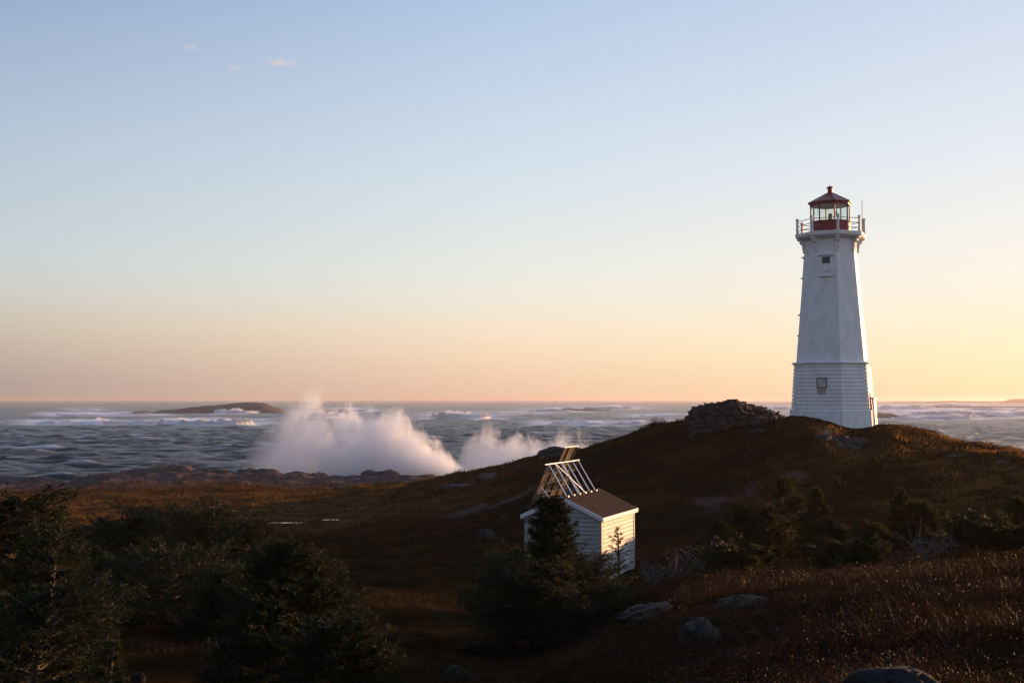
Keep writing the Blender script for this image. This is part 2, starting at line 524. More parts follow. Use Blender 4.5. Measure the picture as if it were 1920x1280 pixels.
def detail_h(x, y):
    r = np.sqrt(x * x + y * y)
    th = np.degrees(np.arctan2(x, y))
    k = smooth(3, 25, r)
    d = fbm(x / 1.1, y / 1.1, oct=3, seed=3) * 0.055 * smooth(1, 5, r)
    d += fbm(x / 3.2, y / 3.2, oct=4, seed=9) * 0.25 * k
    d += (0.5 - np.abs(fbm(x / 7, y / 7, oct=3, seed=14))) * 0.42 * k * smooth(20, 60, r)
    rk = rock_mask(x, y)
    ridg = 1 - np.abs(fbm(x / 6.0, y / 5.0, oct=4, seed=23)) * 2
    d += rk * (ridg * 0.45 - 0.2) * smooth(40, 90, r)
    shore = smooth(165, 180, r) * smooth(2, -1, th)
    blk = 1 - np.abs(fbm(x / 11.0, y / 8.0, oct=2, seed=29)) * 2.2
    d += shore * (np.floor((blk + 1) * 2.5) / 2.5 - 1) * 0.45
    # the turf is worn smooth round the tower foot
    calm = np.exp(-(((x - TOWER[0]) / 7.0) ** 2 + ((y - TOWER[1]) / 9.0) ** 2))
    fine = fbm(x / 0.9, y / 0.9, oct=3, seed=61) * 0.07 * smooth(25, 60, r) * (1 - smooth(120, 180, r) * 0.6)
    return (d - 0.15 * k) * (1 - 0.9 * calm) + fine

def H(x, y):
    x = np.asarray(x, float); y = np.asarray(y, float)
    return base_h(x, y) + detail_h(x, y)

def hit(px, py, d0=4.0, d1=190.0):
    """distance ahead at which the sight line through a photo pixel meets the ground"""
    dd = np.exp(np.linspace(math.log(d0), math.log(d1), 700))
    q = np.array(P(px, py, 1.0)); q[2] -= EYE
    zz = H(q[0] * dd, dd) - (EYE + q[2] * dd)
    k = np.argmax(zz > 0)
    return float(dd[k]) if zz.max() > 0 else d1

def h1(x, y):
    return float(H(np.array([x]), np.array([y]))[0])

def on_ground(px, d):
    x = (px - 960) / F * d
    return (x, d, h1(x, d))

th = np.concatenate([np.linspace(-112, -29, 90, endpoint=False), np.linspace(-29, 29, 960, endpoint=False), np.linspace(29, 112, 130)])
rr = np.exp(np.linspace(math.log(1.2), math.log(330), 640))
TH, RR = np.meshgrid(np.radians(th), rr)
X, Y = RR * np.sin(TH), RR * np.cos(TH)
Z = H(X, Y)
nr, nt = X.shape
idx = np.arange(nr * nt).reshape(nr, nt)
quads = np.stack([idx[:-1, :-1], idx[:-1, 1:], idx[1:, 1:], idx[1:, :-1]], -1).reshape(-1, 4)[:, ::-1]
thd = np.degrees(TH)
rk = rock_mask(X, Y)
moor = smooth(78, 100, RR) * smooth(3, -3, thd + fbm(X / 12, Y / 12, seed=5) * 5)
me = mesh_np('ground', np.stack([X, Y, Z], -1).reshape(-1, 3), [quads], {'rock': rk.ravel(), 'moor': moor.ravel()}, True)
m, n, l, b = newmat('moor turf and rock')
a1 = n.new('ShaderNodeAttribute'); a1.attribute_name = 'rock'
a2 = n.new('ShaderNodeAttribute'); a2.attribute_name = 'moor'
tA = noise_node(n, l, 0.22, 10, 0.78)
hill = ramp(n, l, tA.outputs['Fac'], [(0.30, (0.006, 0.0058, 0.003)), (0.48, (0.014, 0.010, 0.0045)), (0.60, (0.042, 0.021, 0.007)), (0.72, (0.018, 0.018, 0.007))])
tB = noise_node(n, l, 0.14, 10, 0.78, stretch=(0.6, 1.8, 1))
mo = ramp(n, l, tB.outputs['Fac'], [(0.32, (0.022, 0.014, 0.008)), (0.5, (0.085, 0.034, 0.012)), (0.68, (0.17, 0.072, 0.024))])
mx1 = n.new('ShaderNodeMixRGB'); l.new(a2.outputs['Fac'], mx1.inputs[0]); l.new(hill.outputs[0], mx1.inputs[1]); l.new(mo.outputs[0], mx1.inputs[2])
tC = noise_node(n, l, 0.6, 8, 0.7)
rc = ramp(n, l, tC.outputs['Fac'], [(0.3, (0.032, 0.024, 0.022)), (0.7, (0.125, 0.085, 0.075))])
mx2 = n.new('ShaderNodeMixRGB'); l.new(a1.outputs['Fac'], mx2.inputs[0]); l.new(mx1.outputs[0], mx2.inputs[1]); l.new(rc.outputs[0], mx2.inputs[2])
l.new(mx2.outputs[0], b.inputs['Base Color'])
b.inputs['Roughness'].default_value = 0.9
b.inputs['Specular IOR Level'].default_value = 0.0
tD = noise_node(n, l, 5, 6, 0.7)
bp = n.new('ShaderNodeBump'); bp.inputs['Strength'].default_value = 0.8; bp.inputs['Distance'].default_value = 0.12
l.new(tD.outputs['Fac'], bp.inputs['Height']); l.new(bp.outputs[0], b.inputs['Normal'])
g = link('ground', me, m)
tag(g, kind='structure')

# ------------------------------------------------------------------ sea
# the breakers: ends, foot and height as measured on the photo, their peaks, their label
BR = [
 (40, 480, 796, 9, [(190, 16, 1.5), (120, 25, 0.7)], 'long breaker nearest the left edge, with one small peak'),
 (285, 490, 797, 15, [(310, 14, 1.2), (340, 18, 1.0), (380, 22, 0.8), (430, 14, 0.9)], 'tumbling white breaker in front of the left half of the dark island'),
 (90, 300, 779, 5, [(240, 30, 0.9)], 'thin foam line behind the long left breaker'),
 (395, 490, 775, 10, [(440, 12, 1.0), (450, 8, 1.0)], 'pointed white burst against the front of the dark island'),
 (150, 185, 769, 3, [(170, 10, 1.0)], 'tiny far whitecap at left near the horizon'),
 (575, 650, 783, 16, [(600, 12, 1.0), (625, 12, 0.8)], 'breaker bursting on the low right end of the dark island'),
 (630, 700, 771, 6, [(650, 10, 1.0)], 'small foam burst just above the large spray plume'),
 (800, 930, 786, 16, [(845, 14, 1.1), (860, 16, 1.0), (880, 8, 0.9)], 'lone curling breaker just right of the large spray plume'),
 (1000, 1080, 772, 7, [(1045, 9, 1.2)], 'small white breaker with a rounded peak in the middle distance'),
 (1085, 1200, 767, 7, [(1150, 20, 1.1)], 'breaker trailing spray near the horizon above the hill crest'),
 (935, 1010, 776, 3, [(970, 20, 0.8)], 'faint foam streak between the two spray plumes'),
 (1010, 1300, 797, 9, [(1120, 30, 0.8), (1262, 12, 1.3), (1060, 20, 0.7)], 'long low breaker running up to the stone ruin'),
 (1190, 1300, 781, 6, [(1258, 10, 1.0), (1210, 12, 0.7)], 'short breaker behind the grass tuft on the crest'),
 (1370, 1500, 768, 9, [(1430, 20, 1.1), (1405, 10, 0.7)], 'pale breaker seen between the ruin and the lighthouse'),
 (1640, 1760, 767, 9, [(1655, 14, 1.1), (1680, 14, 0.8)], 'mounded breaker just right of the lighthouse near the horizon'),
 (1740, 1830, 762, 7, [(1785, 14, 1.2)], 'sunlit breaker with a peak under the far headland'),
 (1690, 1900, 778, 11, [(1790, 30, 1.1), (1730, 16, 0.7), (1850, 20, 0.7)], 'broad sunlit breaker in the middle of the right hand surf'),
 (1660, 1850, 786, 9, [(1790, 18, 1.2), (1700, 16, 0.8)], 'lowest surf line right of the small dark islet'),
 (1810, 2050, 780, 12, [(1880, 16, 1.0), (1915, 14, 1.1), (1850, 12, 0.8)], 'curling breaker cut by the right edge of the photo'),
 (1800, 2050, 769, 6, [(1870, 30, 0.8)], 'faint far surf line at the right edge'),
]

R0 = rng(5)
waves = []
for k in range(46):
    lam = 3.0 * (30 / 3.0) ** (k / 45.0)
    ang = radians(-70 + R0.normal() * 24)      # travelling mostly toward the shore
    waves.append((2 * pi / lam, ang, R0.uniform(0, 2 * pi), lam))
def sea_z(x, y, spacing):
    z = np.zeros_like(x)
    for kk, ang, ph, lam in waves:
        a = 0.0145 * lam ** 0.66
        fade = smooth(1.2, 3.5, lam / spacing)
        p = kk * (x * cos(ang) + y * sin(ang)) + ph
        z += a * fade * (np.exp(np.sin(p) * 0.9) - 1.2)
    return z
pyy = np.concatenate([np.linspace(960, 749.55, 820)])
ds = EYE * F / (pyy - 749.0)
th = np.concatenate([np.linspace(-100, -29, 60, endpoint=False), np.linspace(-29, 29, 760, endpoint=False), np.linspace(29, 100, 60)])
TH, RR = np.meshgrid(np.radians(th), ds)
X, Y = RR * np.sin(TH), RR * np.cos(TH)
SP = np.gradient(ds)[:, None] * np.ones_like(RR)
SP = np.minimum(np.abs(SP) * 0.6 + 0.15, 60)
gust = 0.75 + 0.5 * (fbm(X / 160, Y / 160, oct=3, seed=8) + 0.3)
Z = sea_z(X, Y, SP) * gust
big = sea_z(X, Y, np.full_like(X, 4.0))
nrr, ntt = X.shape
idx = np.arange(nrr * ntt).reshape(nrr, ntt)
quads = np.stack([idx[:-1, :-1], idx[:-1, 1:], idx[1:, 1:], idx[1:, :-1]], -1).reshape(-1, 4)[:, ::-1]
PXs = 960 + F * X / Y.clip(1); PYs = 749 + EYE * F / Y.clip(20)
surf = np.zeros_like(X)
wob = fbm(PXs / 40, PYs / 3.0, oct=4, seed=91)
for i_, (a_, b__, y_, h_, pk_, _l) in enumerate(BR):
    e_ = smooth(a_ - 60, a_ + 40, PXs) * smooth(b__ + 60, b__ - 40, PXs)
    band = smooth(y_ - 0.8 * h_ - 5, y_ - 0.5 * h_, PYs + wob * 3) * smooth(y_ + 2.5, y_ - 0.5, PYs + wob * 2)
    surf = np.maximum(surf, e_ * band)
e_ = smooth(1380, 1600, PXs) * smooth(757, 761, PYs) * smooth(788, 781, PYs)
surf = np.maximum(surf, 0.75 * e_)
surf = np.where(Y > 100, surf * (0.85 + 0.35 * np.sign(wob) * np.abs(wob) ** 0.5), 0).clip(0, 1)
crest = 0.8 * smooth(0.6, 1.1, Z) * smooth(-0.1, 0.5, fbm(X / 7, Y / 7, oct=3, seed=66))
me = mesh_np('sea', np.stack([X, Y, Z], -1).reshape(-1, 3), [quads], {'crest': crest.ravel(), 'surf': surf.ravel()}, True)
m, n, l, b = newmat('sea water')
b.inputs['Base Color'].default_value = (0.008, 0.031, 0.046, 1)
b.inputs['Roughness'].default_value = 0.25
b.inputs['Specular IOR Level'].default_value = 0.29
b.inputs['IOR'].default_value = 1.33
at = n.new('ShaderNodeAttribute'); at.attribute_name = 'crest'
t1 = noise_node(n, l, 0.32, 8, 0.72, stretch=(0.8, 1.3, 1))
bp = n.new('ShaderNodeBump'); bp.inputs['Strength'].default_value = 1.0; bp.inputs['Distance'].default_value = 3.0
l.new(t1.outputs['Fac'], bp.inputs['Height']); l.new(bp.outputs[0], b.inputs['Normal'])
# foam streaks drawn out by the wind, and crests
t2 = noise_node(n, l, 0.055, 8, 0.72, stretch=(0.55, 1.0, 1))
t3 = noise_node(n, l, 0.008, 4, 0.6, stretch=(0.5, 1.0, 1))
am = n.new('ShaderNodeMath'); am.operation = 'MULTIPLY'
l.new(ramp(n, l, t2.outputs['Fac'], [(0.585, 0), (0.68, 1)]).outputs[0], am.inputs[0])
l.new(ramp(n, l, t3.outputs['Fac'], [(0.48, 0), (0.64, 1)]).outputs[0], am.inputs[1])
ad = n.new('ShaderNodeMath'); ad.operation = 'ADD'; ad.use_clamp = True
l.new(am.outputs[0], ad.inputs[0]); l.new(at.outputs['Fac'], ad.inputs[1])
ms = n.new('ShaderNodeMath'); ms.operation = 'MULTIPLY'; ms.inputs[1].default_value = 0.6
l.new(ad.outputs[0], ms.inputs[0])
asf = n.new('ShaderNodeAttribute'); asf.attribute_name = 'surf'
t4 = noise_node(n, l, 0.05, 7, 0.7, stretch=(0.4, 1.0, 1))
sfm = n.new('ShaderNodeMath'); sfm.operation = 'MULTIPLY'
l.new(asf.outputs['Fac'], sfm.inputs[0]); l.new(ramp(n, l, t4.outputs['Fac'], [(0.34, 0.45), (0.52, 1)]).outputs[0], sfm.inputs[1])
mxm = n.new('ShaderNodeMath'); mxm.operation = 'MAXIMUM'
l.new(ms.outputs[0], mxm.inputs[0]); l.new(sfm.outputs[0], mxm.inputs[1])
ms = mxm
fo = n.new('ShaderNodeBsdfDiffuse'); fo.inputs[0].default_value = (0.86, 0.85, 0.85, 1)
mxs = n.new('ShaderNodeMixShader')
l.new(ms.outputs[0], mxs.inputs[0]); l.new(b.outputs[0], mxs.inputs[1]); l.new(fo.outputs[0], mxs.inputs[2])
l.new(mxs.outputs[0], n['Material Output'].inputs[0])
s = link('sea', me, m)
tag(s, kind='structure')

# ------------------------------------------------------------------ lighthouse
LX, LY, _ = P(1562, 790, 82)
LAZ = atan2(LX, LY)
FACET = [-55, -10, 35, 80, 125, 170, 215, 260]        # facet normals, degrees right of the direction to the viewer
SIDE = 8
VOFF = radians(-90 - 10 + 22.5)
def zpx(y, d=82.0):
    return P(1562, y, d)[2]
def Rpx(wpx):
    return wpx * 82.0 / F / 1.953 / cos(LAZ) ** 0
ZB = 10.6                                              # under the turf
T = empty('lighthouse', (LX, LY, 0), -LAZ)
tag(T, 'tall white octagonal lighthouse with red lantern room standing on the headland', 'lighthouse')
A8 = cos(pi / 8)
def facet(phi, R):
    """origin on facet at apothem, tangent, normal"""
    t = radians(phi)
    return np.array((R * A8 * sin(t), -R * A8 * cos(t), 0)), np.array((cos(t), sin(t), 0)), np.array((sin(t), -cos(t), 0))
zpl, zbelt, ztop, zdeck0, zdeck1 = zpx(768), zpx(683), zpx(456), zpx(449), zpx(440.5)
Rp0, Rp1 = Rpx(160), Rpx(156.5)
MB().rings([(ZB, Rp0 + 0.05), (zpl - 0.03, Rp1), (zpl, Rp1 - 0.01), (zpl + 0.05, Rpx(151))], 8, VOFF).build('plinth', M['white'], T)
# lower stage: courses with recessed joints
R0_, R1_ = Rpx(150.5), Rpx(139)
prof = []
NC = 12
for k in range(NC):
    za = zpl + 0.05 + (zbelt - zpl - 0.05) * k / NC
    zb = zpl + 0.05 + (zbelt - zpl - 0.05) * (k + 1) / NC
    ra = R0_ + (R1_ - R0_) * k / NC; rb = R0_ + (R1_ - R0_) * (k + 1) / NC
    prof += [(za, ra - 0.09), (za + 0.045, ra - 0.09), (za + 0.047, ra), (zb - 0.001, rb)]
MB().rings(prof, 8, VOFF).build('lower_wall', M['white'], T)
MB().rings([(zbelt - 0.04, R1_ + 0.03), (zbelt - 0.01, Rpx(146)), (zbelt + 0.07, Rpx(147.5)), (zbelt + 0.10, Rpx(146)), (zbelt + 0.16, Rpx(131))], 8, VOFF).build('belt_course', M['white_trim'], T)
Rs0, Rs1 = Rpx(130.5), Rpx(96.5)
def Rshaft(z):
    return Rs0 + (Rs1 - Rs0) * (z - zbelt) / (zpx(480) - zbelt) if z < zpx(480) else Rs1
MB().rings([(zbelt + 0.1, Rs0), (zpx(480), Rs1), (zdeck0, Rs1)], 8, VOFF).build('shaft', M['white'], T)
MB().rings([(zdeck0 - 0.14, Rs1 + 0.05), (zdeck0 - 0.06, Rpx(108)), (zdeck0, Rpx(122)), (zdeck0 + 0.1, Rpx(128)), (zdeck1, Rpx(129)), (zdeck1 + 0.03, Rpx(126))], 8, VOFF).build('gallery_deck', M['white_trim'], T)
# corner brackets under the deck
for k in range(8):
    t = VOFF + 2 * pi * k / 8
    rad = np.array((cos(t), sin(t), 0)); tan_ = np.array((-sin(t), cos(t), 0))
    R = Rs1
    po = [(R - 0.1, zdeck0 + 0.02), (Rpx(122), zdeck0 + 0.02), (Rpx(121), zdeck0 - 0.10), (Rpx(112), zdeck0 - 0.14), (Rpx(113), zdeck0 - 0.26), (Rpx(109), zdeck0 - 0.36), (R + 0.15, zdeck0 - 0.40),
          (R + 0.13, zdeck0 - 0.55), (R + 0.10, zdeck0 - 0.78), (R + 0.08, zdeck0 - 0.80), (R + 0.07, zdeck0 - 0.98), (R - 0.1, zdeck0 - 1.0)]
    MB().prism(po, -tan_ * 0.13, rad, (0, 0, 1), tan_, 0.26).build('bracket', M['white_trim'], T)
# gallery rail
Rrail = Rpx(121)
zr = zdeck1
pp = []
for k in range(8):
    t = VOFF + 2 * pi * k / 8
    c = (Rrail * cos(t), Rrail * sin(t)); pp.append(c)
    q = MB().rings([(zr, 0.14), (zr + 0.12, 0.14), (zr + 0.13, 0.11), (zr + 1.0, 0.095), (zr + 1.01, 0.15), (zr + 1.07, 0.15), (zr + 1.17, 0.03)], 4, t + pi / 4, c=c)
    q.build('rail_post', M['white_trim'], T)
rail = MB()
for hgt in (0.28, 0.62, 0.93):
    for k in range(8):
        a, b_ = pp[k], pp[(k + 1) % 8]
        rail.tube([(a[0], a[1], zr + hgt), (b_[0], b_[1], zr + hgt)], 0.022, 6)
rail.build('railing', M['dark_metal'], T)
# lantern
Rl = Rpx(74)
zm, zg, ze, zc = zpx(416.5), zpx(386.5), zpx(382.5), zpx(363)
MB().rings([(zdeck1, Rl), (zm - 0.07, Rl), (zm - 0.06, Rl + 0.04), (zm, Rl + 0.04), (zm + 0.01, Rl - 0.02)], 8, VOFF).build('lantern_wall', M['red'], T)
for k in range(8):
    t = VOFF + 2 * pi * k / 8
    mu = MB(); mu.rings([(zm, 0.055), (zg + 0.04, 0.055)], 4, t, c=((Rl - 0.06) * cos(t), (Rl - 0.06) * sin(t)))
    mu.build('mullion', M['dark_metal'] if k % 2 else M['red'], T)
    t2 = VOFF + 2 * pi * (k + 1) / 8
    r_ = Rl - 0.06
    a = np.array((r_ * cos(t), r_ * sin(t), 0)); b_ = np.array((r_ * cos(t2), r_ * sin(t2), 0))
    e = (b_ - a) / np.linalg.norm(b_ - a); nn = np.array((e[1], -e[0], 0))
    w = np.linalg.norm(b_ - a) - 0.09
    MB().prism([(0.045, zm), (0.045 + w, zm), (0.045 + w, zg + 0.02), (0.045, zg + 0.02)], a - nn * 0.006, e, (0, 0, 1), nn, 0.012).build('lantern_pane', M['glass'], T)
roof = MB().rings([(zg, Rl + 0.01), (ze - 0.01, Rl + 0.03), (ze - 0.005, Rpx(81)), (ze + 0.06, Rpx(81.5)), (zc, Rpx(13)), (zc + 0.03, Rpx(13))], 8, VOFF).build('lantern_roof', M['red'], T)
zt = zpx(349)
MB().rings([(zc - 0.02, 0.25), (zc + 0.08, 0.17), (zc + 0.36, 0.155), (zc + 0.37, 0.24), (zc + 0.43, 0.25), (zt, 0.05), (zt + 0.01, 0.02), (zt + 0.12, 0.015)], 12).build('vent_cap', M['red'], roof)
# ribs on the roof
rb = MB()
for k in range(8):
    t = VOFF + 2 * pi * k / 8
    rb.tube([(Rpx(81) * cos(t), Rpx(81) * sin(t), ze + 0.06), (Rpx(13) * cos(t), Rpx(13) * sin(t), zc + 0.01)], 0.025, 6)
rb.build('roof_rib', M['red'], roof)
lamp = MB().rings([(zdeck1 + 0.1, 0.32), (zm - 0.1, 0.32), (zm + 0.02, 0.2), (zm + 0.05, 0.14)], 12).build('lamp_pedestal', M['dark_metal'], T)
ln = MB().rings([(zm + 0.05, 0.16), (zm + 0.10, 0.19), (zm + 0.22, 0.17), (zm + 0.34, 0.14), (zm + 0.44, 0.13)], 14).build('lens', M['brass'], T, True)
MB().rings([(zm + 0.44, 0.14), (zm + 0.50, 0.15), (zm + 0.58, 0.10), (zm + 0.62, 0.03)], 14).build('lens_cap', M['dark_metal'], ln, True)
dk = MB().rings([(zm + 0.40, 0.15), (zm + 0.42, 0.16), (zm + 0.56, 0.07), (zm + 0.9, 0.02), (zg, 0.015)], 10, c=(0.42, -0.2))
dk.build('hanging_lamp', M['brass'], T, True)
MB().tube([(Rpx(113) * 0.99, -0.25, zr + 0.1), (Rpx(112), -0.25, zpx(380))], 0.02, 6).build('aerial', M['dark_metal'], T)
# upper window, leaning with the shaft
def wall_frame(phi, z, Rf, slope, inset=0.0):
    o, tx, nn = facet(phi, Rf(z))
    up = np.array((0, 0, 1.0)) - nn * slope; up /= np.linalg.norm(up)
    n2 = np.cross(tx, up); n2 = n2 if n2 @ nn > 0 else -n2
    return o + np.array((0, 0, z)), tx, up, n2
slope = (Rs0 - Rs1) * A8 / (zpx(480) - zbelt)
def window_top(phi, zc_, panel=True):
    o, tx, up, nn = wall_frame(phi, zc_, Rshaft, slope)
    f = MB()
    def bx(mb, a0, a1, b0, b1, d0, d1):
        mb.prism([(a0, b0), (a1, b0), (a1, b1), (a0, b1)], o + nn * d0, tx, up, nn, d1 - d0)
    bx(f, -0.42, -0.27, -0.78, 0.62, -0.02, 0.09); bx(f, 0.27, 0.42, -0.78, 0.62, -0.02, 0.09)
    bx(f, -0.27, 0.27, 0.50, 0.62, -0.02, 0.088)
    fr_ = f.build('window', M['white_trim'], T)
    s_ = MB(); bx(s_, -0.48, 0.48, -0.88, -0.78, -0.02, 0.18); s_.build('sill', M['white_trim'], fr_)
    p_ = MB(); p_.prism([(-0.52, 0.62), (0.52, 0.62), (0.52, 0.67), (0.10, 0.83), (-0.10, 0.83), (-0.52, 0.67)], o - nn * 0.02, tx, up, nn, 0.16)
    bx(p_, -0.56, 0.56, 0.60, 0.655, -0.02, 0.24)
    p_.build('pediment', M['white_trim'], fr_)
    g_ = MB(); bx(g_, -0.27, 0.27, 0.06, 0.50, -0.02, 0.006); g_.build('pane', M['dark_pane'], fr_)
    v_ = MB(); bx(v_, -0.27, 0.27, -0.78, 0.02, -0.02, 0.012)
    bx(v_, -0.27, 0.27, 0.02, 0.06, -0.02, 0.03)
    v_.build('lower_panel', M['white'], fr_)
    h_ = MB(); h_.prism([(-0.16, -0.36), (0.16, -0.36), (0.15, -0.45), (0.08, -0.52), (-0.08, -0.52), (-0.15, -0.45)], o, tx, up, nn, 0.12); h_.build('vent_hood', M['white_trim'], fr_)
    return fr_
window_top(-10, zpx(500))
window_top(-100, zpx(499))
window_top(-100, zpx(607))
# lower window
Rlow = lambda z: R0_ + (R1_ - R0_) * (z - zpl) / (zbelt - zpl)
o, tx, up, nn = wall_frame(-10, zpx(724), Rlow, (R0_ - R1_) * A8 / (zbelt - zpl))
o = o + tx * (-0.27)
def bxo(mb, a0, a1, b0, b1, d0, d1):
    mb.prism([(a0, b0), (a1, b0), (a1, b1), (a0, b1)], o + nn * d0, tx, up, nn, d1 - d0); return mb
fr_ = MB(); bxo(fr_, -0.34, -0.28, -0.14, 0.57, -0.03, 0.025); bxo(fr_, 0.28, 0.34, -0.14, 0.57, -0.03, 0.025); bxo(fr_, -0.28, 0.28, 0.50, 0.57, -0.03, 0.024); bxo(fr_, -0.28, 0.28, -0.14, -0.08, -0.03, 0.024)
fr_ = fr_.build('window', M['dark_metal'], T)
bxo(MB(), -0.28, 0.28, -0.08, 0.50, -0.03, 0.012).build('pane', M['blind'], fr_)
bxo(MB(), -0.30, 0.28, -0.58, -0.14, -0.03, 0.010).build('lower_board', M['board'], fr_)
for a, tilt in ((-0.34, -0.55), (-0.12, -0.2), (0.12, 0.2), (0.34, 0.55)):
    v_ = MB().prism([(a - 0.012, 0.56), (a + 0.012, 0.56), (a + tilt * 0.5 + 0.012, 0.84), (a + tilt * 0.5 - 0.012, 0.84)], o - nn * 0.01, tx, up, nn, 0.013)
    v_.build('arch_joint', M['board'], fr_)
# door on the sunlit side with its hood and a pipe
o, tx, up, nn = wall_frame(80, zpx(770), Rlow, (R0_ - R1_) * A8 / (zbelt - zpl))
d_ = bxo(bxo(MB(), -0.55, 0.55, -1.3, 0.85, -0.05, 0.22), -0.6, 0.6, 0.85, 0.93, -0.05, 0.28).build('door', M['white_trim'], T)
bxo(MB(), 0.36, 0.42, -0.5, -0.3, 0.22, 0.27).build('handle', M['dark_metal'], d_)
MB().tube([o + tx * -0.75 + nn * 0.06 + up * -1.25, o + tx * -0.75 + nn * 0.1 + up * 0.05, o + tx * -0.72 + nn * 0.03 + up * 1.2], 0.05, 8).build('downpipe', M['red'], T)

# ------------------------------------------------------------------ hut
HD = 50.0
hx_, hy_, _ = P(1127, 1060, HD)          # nearest corner
HR = radians(23)                          # gable turned to the viewer's left
HW, HL = 3.45, 4.7                        # gable width, length
ex = np.array((cos(HR), -sin(HR), 0))     # along the gable toward the near corner
ev = np.array((sin(HR), cos(HR), 0))      # away from the viewer
near = np.array((hx_, hy_, 0.0))
hut_o = near - ex * HW / 2                # middle of the gable wall
zeave = P(1127, 972, HD)[2]
zridge = P(1050, 932, HD + 0.6)[2]
hb = min(h1(*(near[:2])), h1(*(near - ex * HW)[:2]), h1(*(near + ev * HL)[:2])) - 0.5
U = empty('hut', (hut_o[0], hut_o[1], 0), -HR)
tag(U, 'small white clapboard hut with brown shingle roof below the lighthouse hill', 'hut')
# local: x along gable, y away; gable wall at y=0
def clap(mb, x0, x1, z0, z1, prof_x, face):
    pass
body = MB()
hw = HW / 2
zs = zeave
cb = 0.18
def boards(mb, P0, ax, nrm, length, z0, z1, clip=None):
    z = z0
    while z < z1 - 0.01:
        zt_ = min(z + cb, z1)
        a0, a1 = 0.0, length
        if clip is not None:
            r_ = clip(zt_)
            if r_ is None: break
            a0, a1 = r_
        b0, b1 = (clip(z) if clip is not None else (a0, a1))
        P0 = np.array(P0, float)
        zt0 = zt_; zt_ = zt_ - 0.035
        if clip is not None and clip(zt_) is not None: a0, a1 = clip(zt_)
        q = [P0 + ax * b0 + nrm * 0.022 + np.array((0, 0, z)), P0 + ax * b1 + nrm * 0.022 + np.array((0, 0, z)), P0 + ax * a1 + nrm * 0.004 + np.array((0, 0, zt_)), P0 + ax * a0 + nrm * 0.004 + np.array((0, 0, zt_))]
        q2 = [P0 + ax * b0 + np.array((0, 0, z)), P0 + ax * b1 + np.array((0, 0, z)), P0 + ax * a1 - nrm * 0.05 + np.array((0, 0, zt_)), P0 + ax * a0 - nrm * 0.05 + np.array((0, 0, zt_))]
        mb.add(q + q2, [(0, 1, 2, 3), (4, 7, 6, 5), (0, 4, 5, 1), (1, 5, 6, 2), (2, 6, 7, 3), (3, 7, 4, 0)])
        z = zt0
X_, Y_ = np.array((1.0, 0, 0)), np.array((0, 1.0, 0))
pitch_ = (zridge - zeave) / (hw + 0.14)
zr0 = zeave + pitch_ * 0.14
def gclip(z):
    if z <= zr0: return (0.0, HW)
    k = (z - zr0) / pitch_
    if k > hw - 0.02: return (hw - 0.02, hw + 0.02)
    return (k, HW - k)
gz = zr0 + pitch_ * hw
boards(body, (-hw, 0, 0), X_, -Y_, HW, hb, gz, gclip)
boards(body, (-hw, HL, 0), X_, Y_, HW, hb, gz, gclip)
boards(body, (hw, 0, 0), Y_, X_, HL, hb, zr0)
boards(body, (-hw, 0, 0), Y_, -X_, HL, hb, zr0)
body.prism([(-hw + 0.05, hb), (hw - 0.05, hb), (hw - 0.05, zr0 - 0.03), (0, gz - 0.05), (-hw + 0.05, zr0 - 0.03)], (0, 0.05, 0), X_, (0, 0, 1), Y_, HL - 0.1)
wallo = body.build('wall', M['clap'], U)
for sx in (-1, 1):
    for yy in (0, HL):
        tr = MB()
        so_ = -1 if yy == 0 else 1
        po = [(sx * (hw - 0.11), yy + so_ * 0.036), (sx * (hw + 0.036), yy + so_ * 0.036), (sx * (hw + 0.036), yy - so_ * 0.11), (sx * (hw - 0.01), yy - so_ * 0.11), (sx * (hw - 0.01), yy - so_ * 0.01), (sx * (hw - 0.11), yy - so_ * 0.01)]
        tr.prism(po, (0, 0, hb), X_, Y_, (0, 0, 1), zr0 - hb - 0.02)
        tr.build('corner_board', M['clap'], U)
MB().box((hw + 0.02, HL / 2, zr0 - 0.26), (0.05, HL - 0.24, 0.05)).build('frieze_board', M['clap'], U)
# roof slabs with overhang
rf = MB()
OV, OE, TH_ = 0.16, 0.14, 0.07
for sx in (-1, 1):
    a = np.array((sx * (hw + OE), zeave)); b_ = np.array((0.0, zridge))
    rf.prism([(a[0], a[1]), (b_[0], b_[1]), (b_[0], b_[1] + TH_), (a[0], a[1] + TH_)], (0, -OV, 0), X_, (0, 0, 1), Y_, HL + 2 * OV)
rfo = rf.build('roof', M['shingle'], U)
fb = MB()
for yy in (-OV - 0.03, HL + OV):
    for sx in (-1, 1):
        a0 = sx * (hw + OE + 0.02)
        fb.prism([(a0, zeave - 0.13 - 0.0), (0, zridge - 0.13), (0, zridge + 0.055), (a0, zeave + 0.055)], (0, yy, 0), X_, (0, 0, 1), Y_, 0.03)
        fb.prism([(a0, zeave - 0.01), (0, zridge - 0.01), (0, zridge + 0.045), (a0, zeave + 0.045)], (0, yy - 0.02 if yy < 0 else yy + 0.032, 0), X_, (0, 0, 1), Y_, 0.018)
for sx in (-1, 1):
    fb.box((sx * (hw + OE + 0.015), HL / 2, zeave - 0.035), (0.03, HL + 2 * OV - 0.005, 0.17))
fb.build('fascia', M['white_trim'], rfo)
# small vent box low on the left of the gable
v = MB().box((-hw + 0.35, -0.06, zr0 - 0.95), (0.34, 0.12, 0.10)).build('wall_light', M['white_trim'], U)

# ------------------------------------------------------------------ solar rack on the hut roof
K = empty('solar_rack', (hut_o[0], hut_o[1], zridge), -HR)
tag(K, 'tilted solar panel rack with silver struts mounted on the hut roof', 'solar rack')
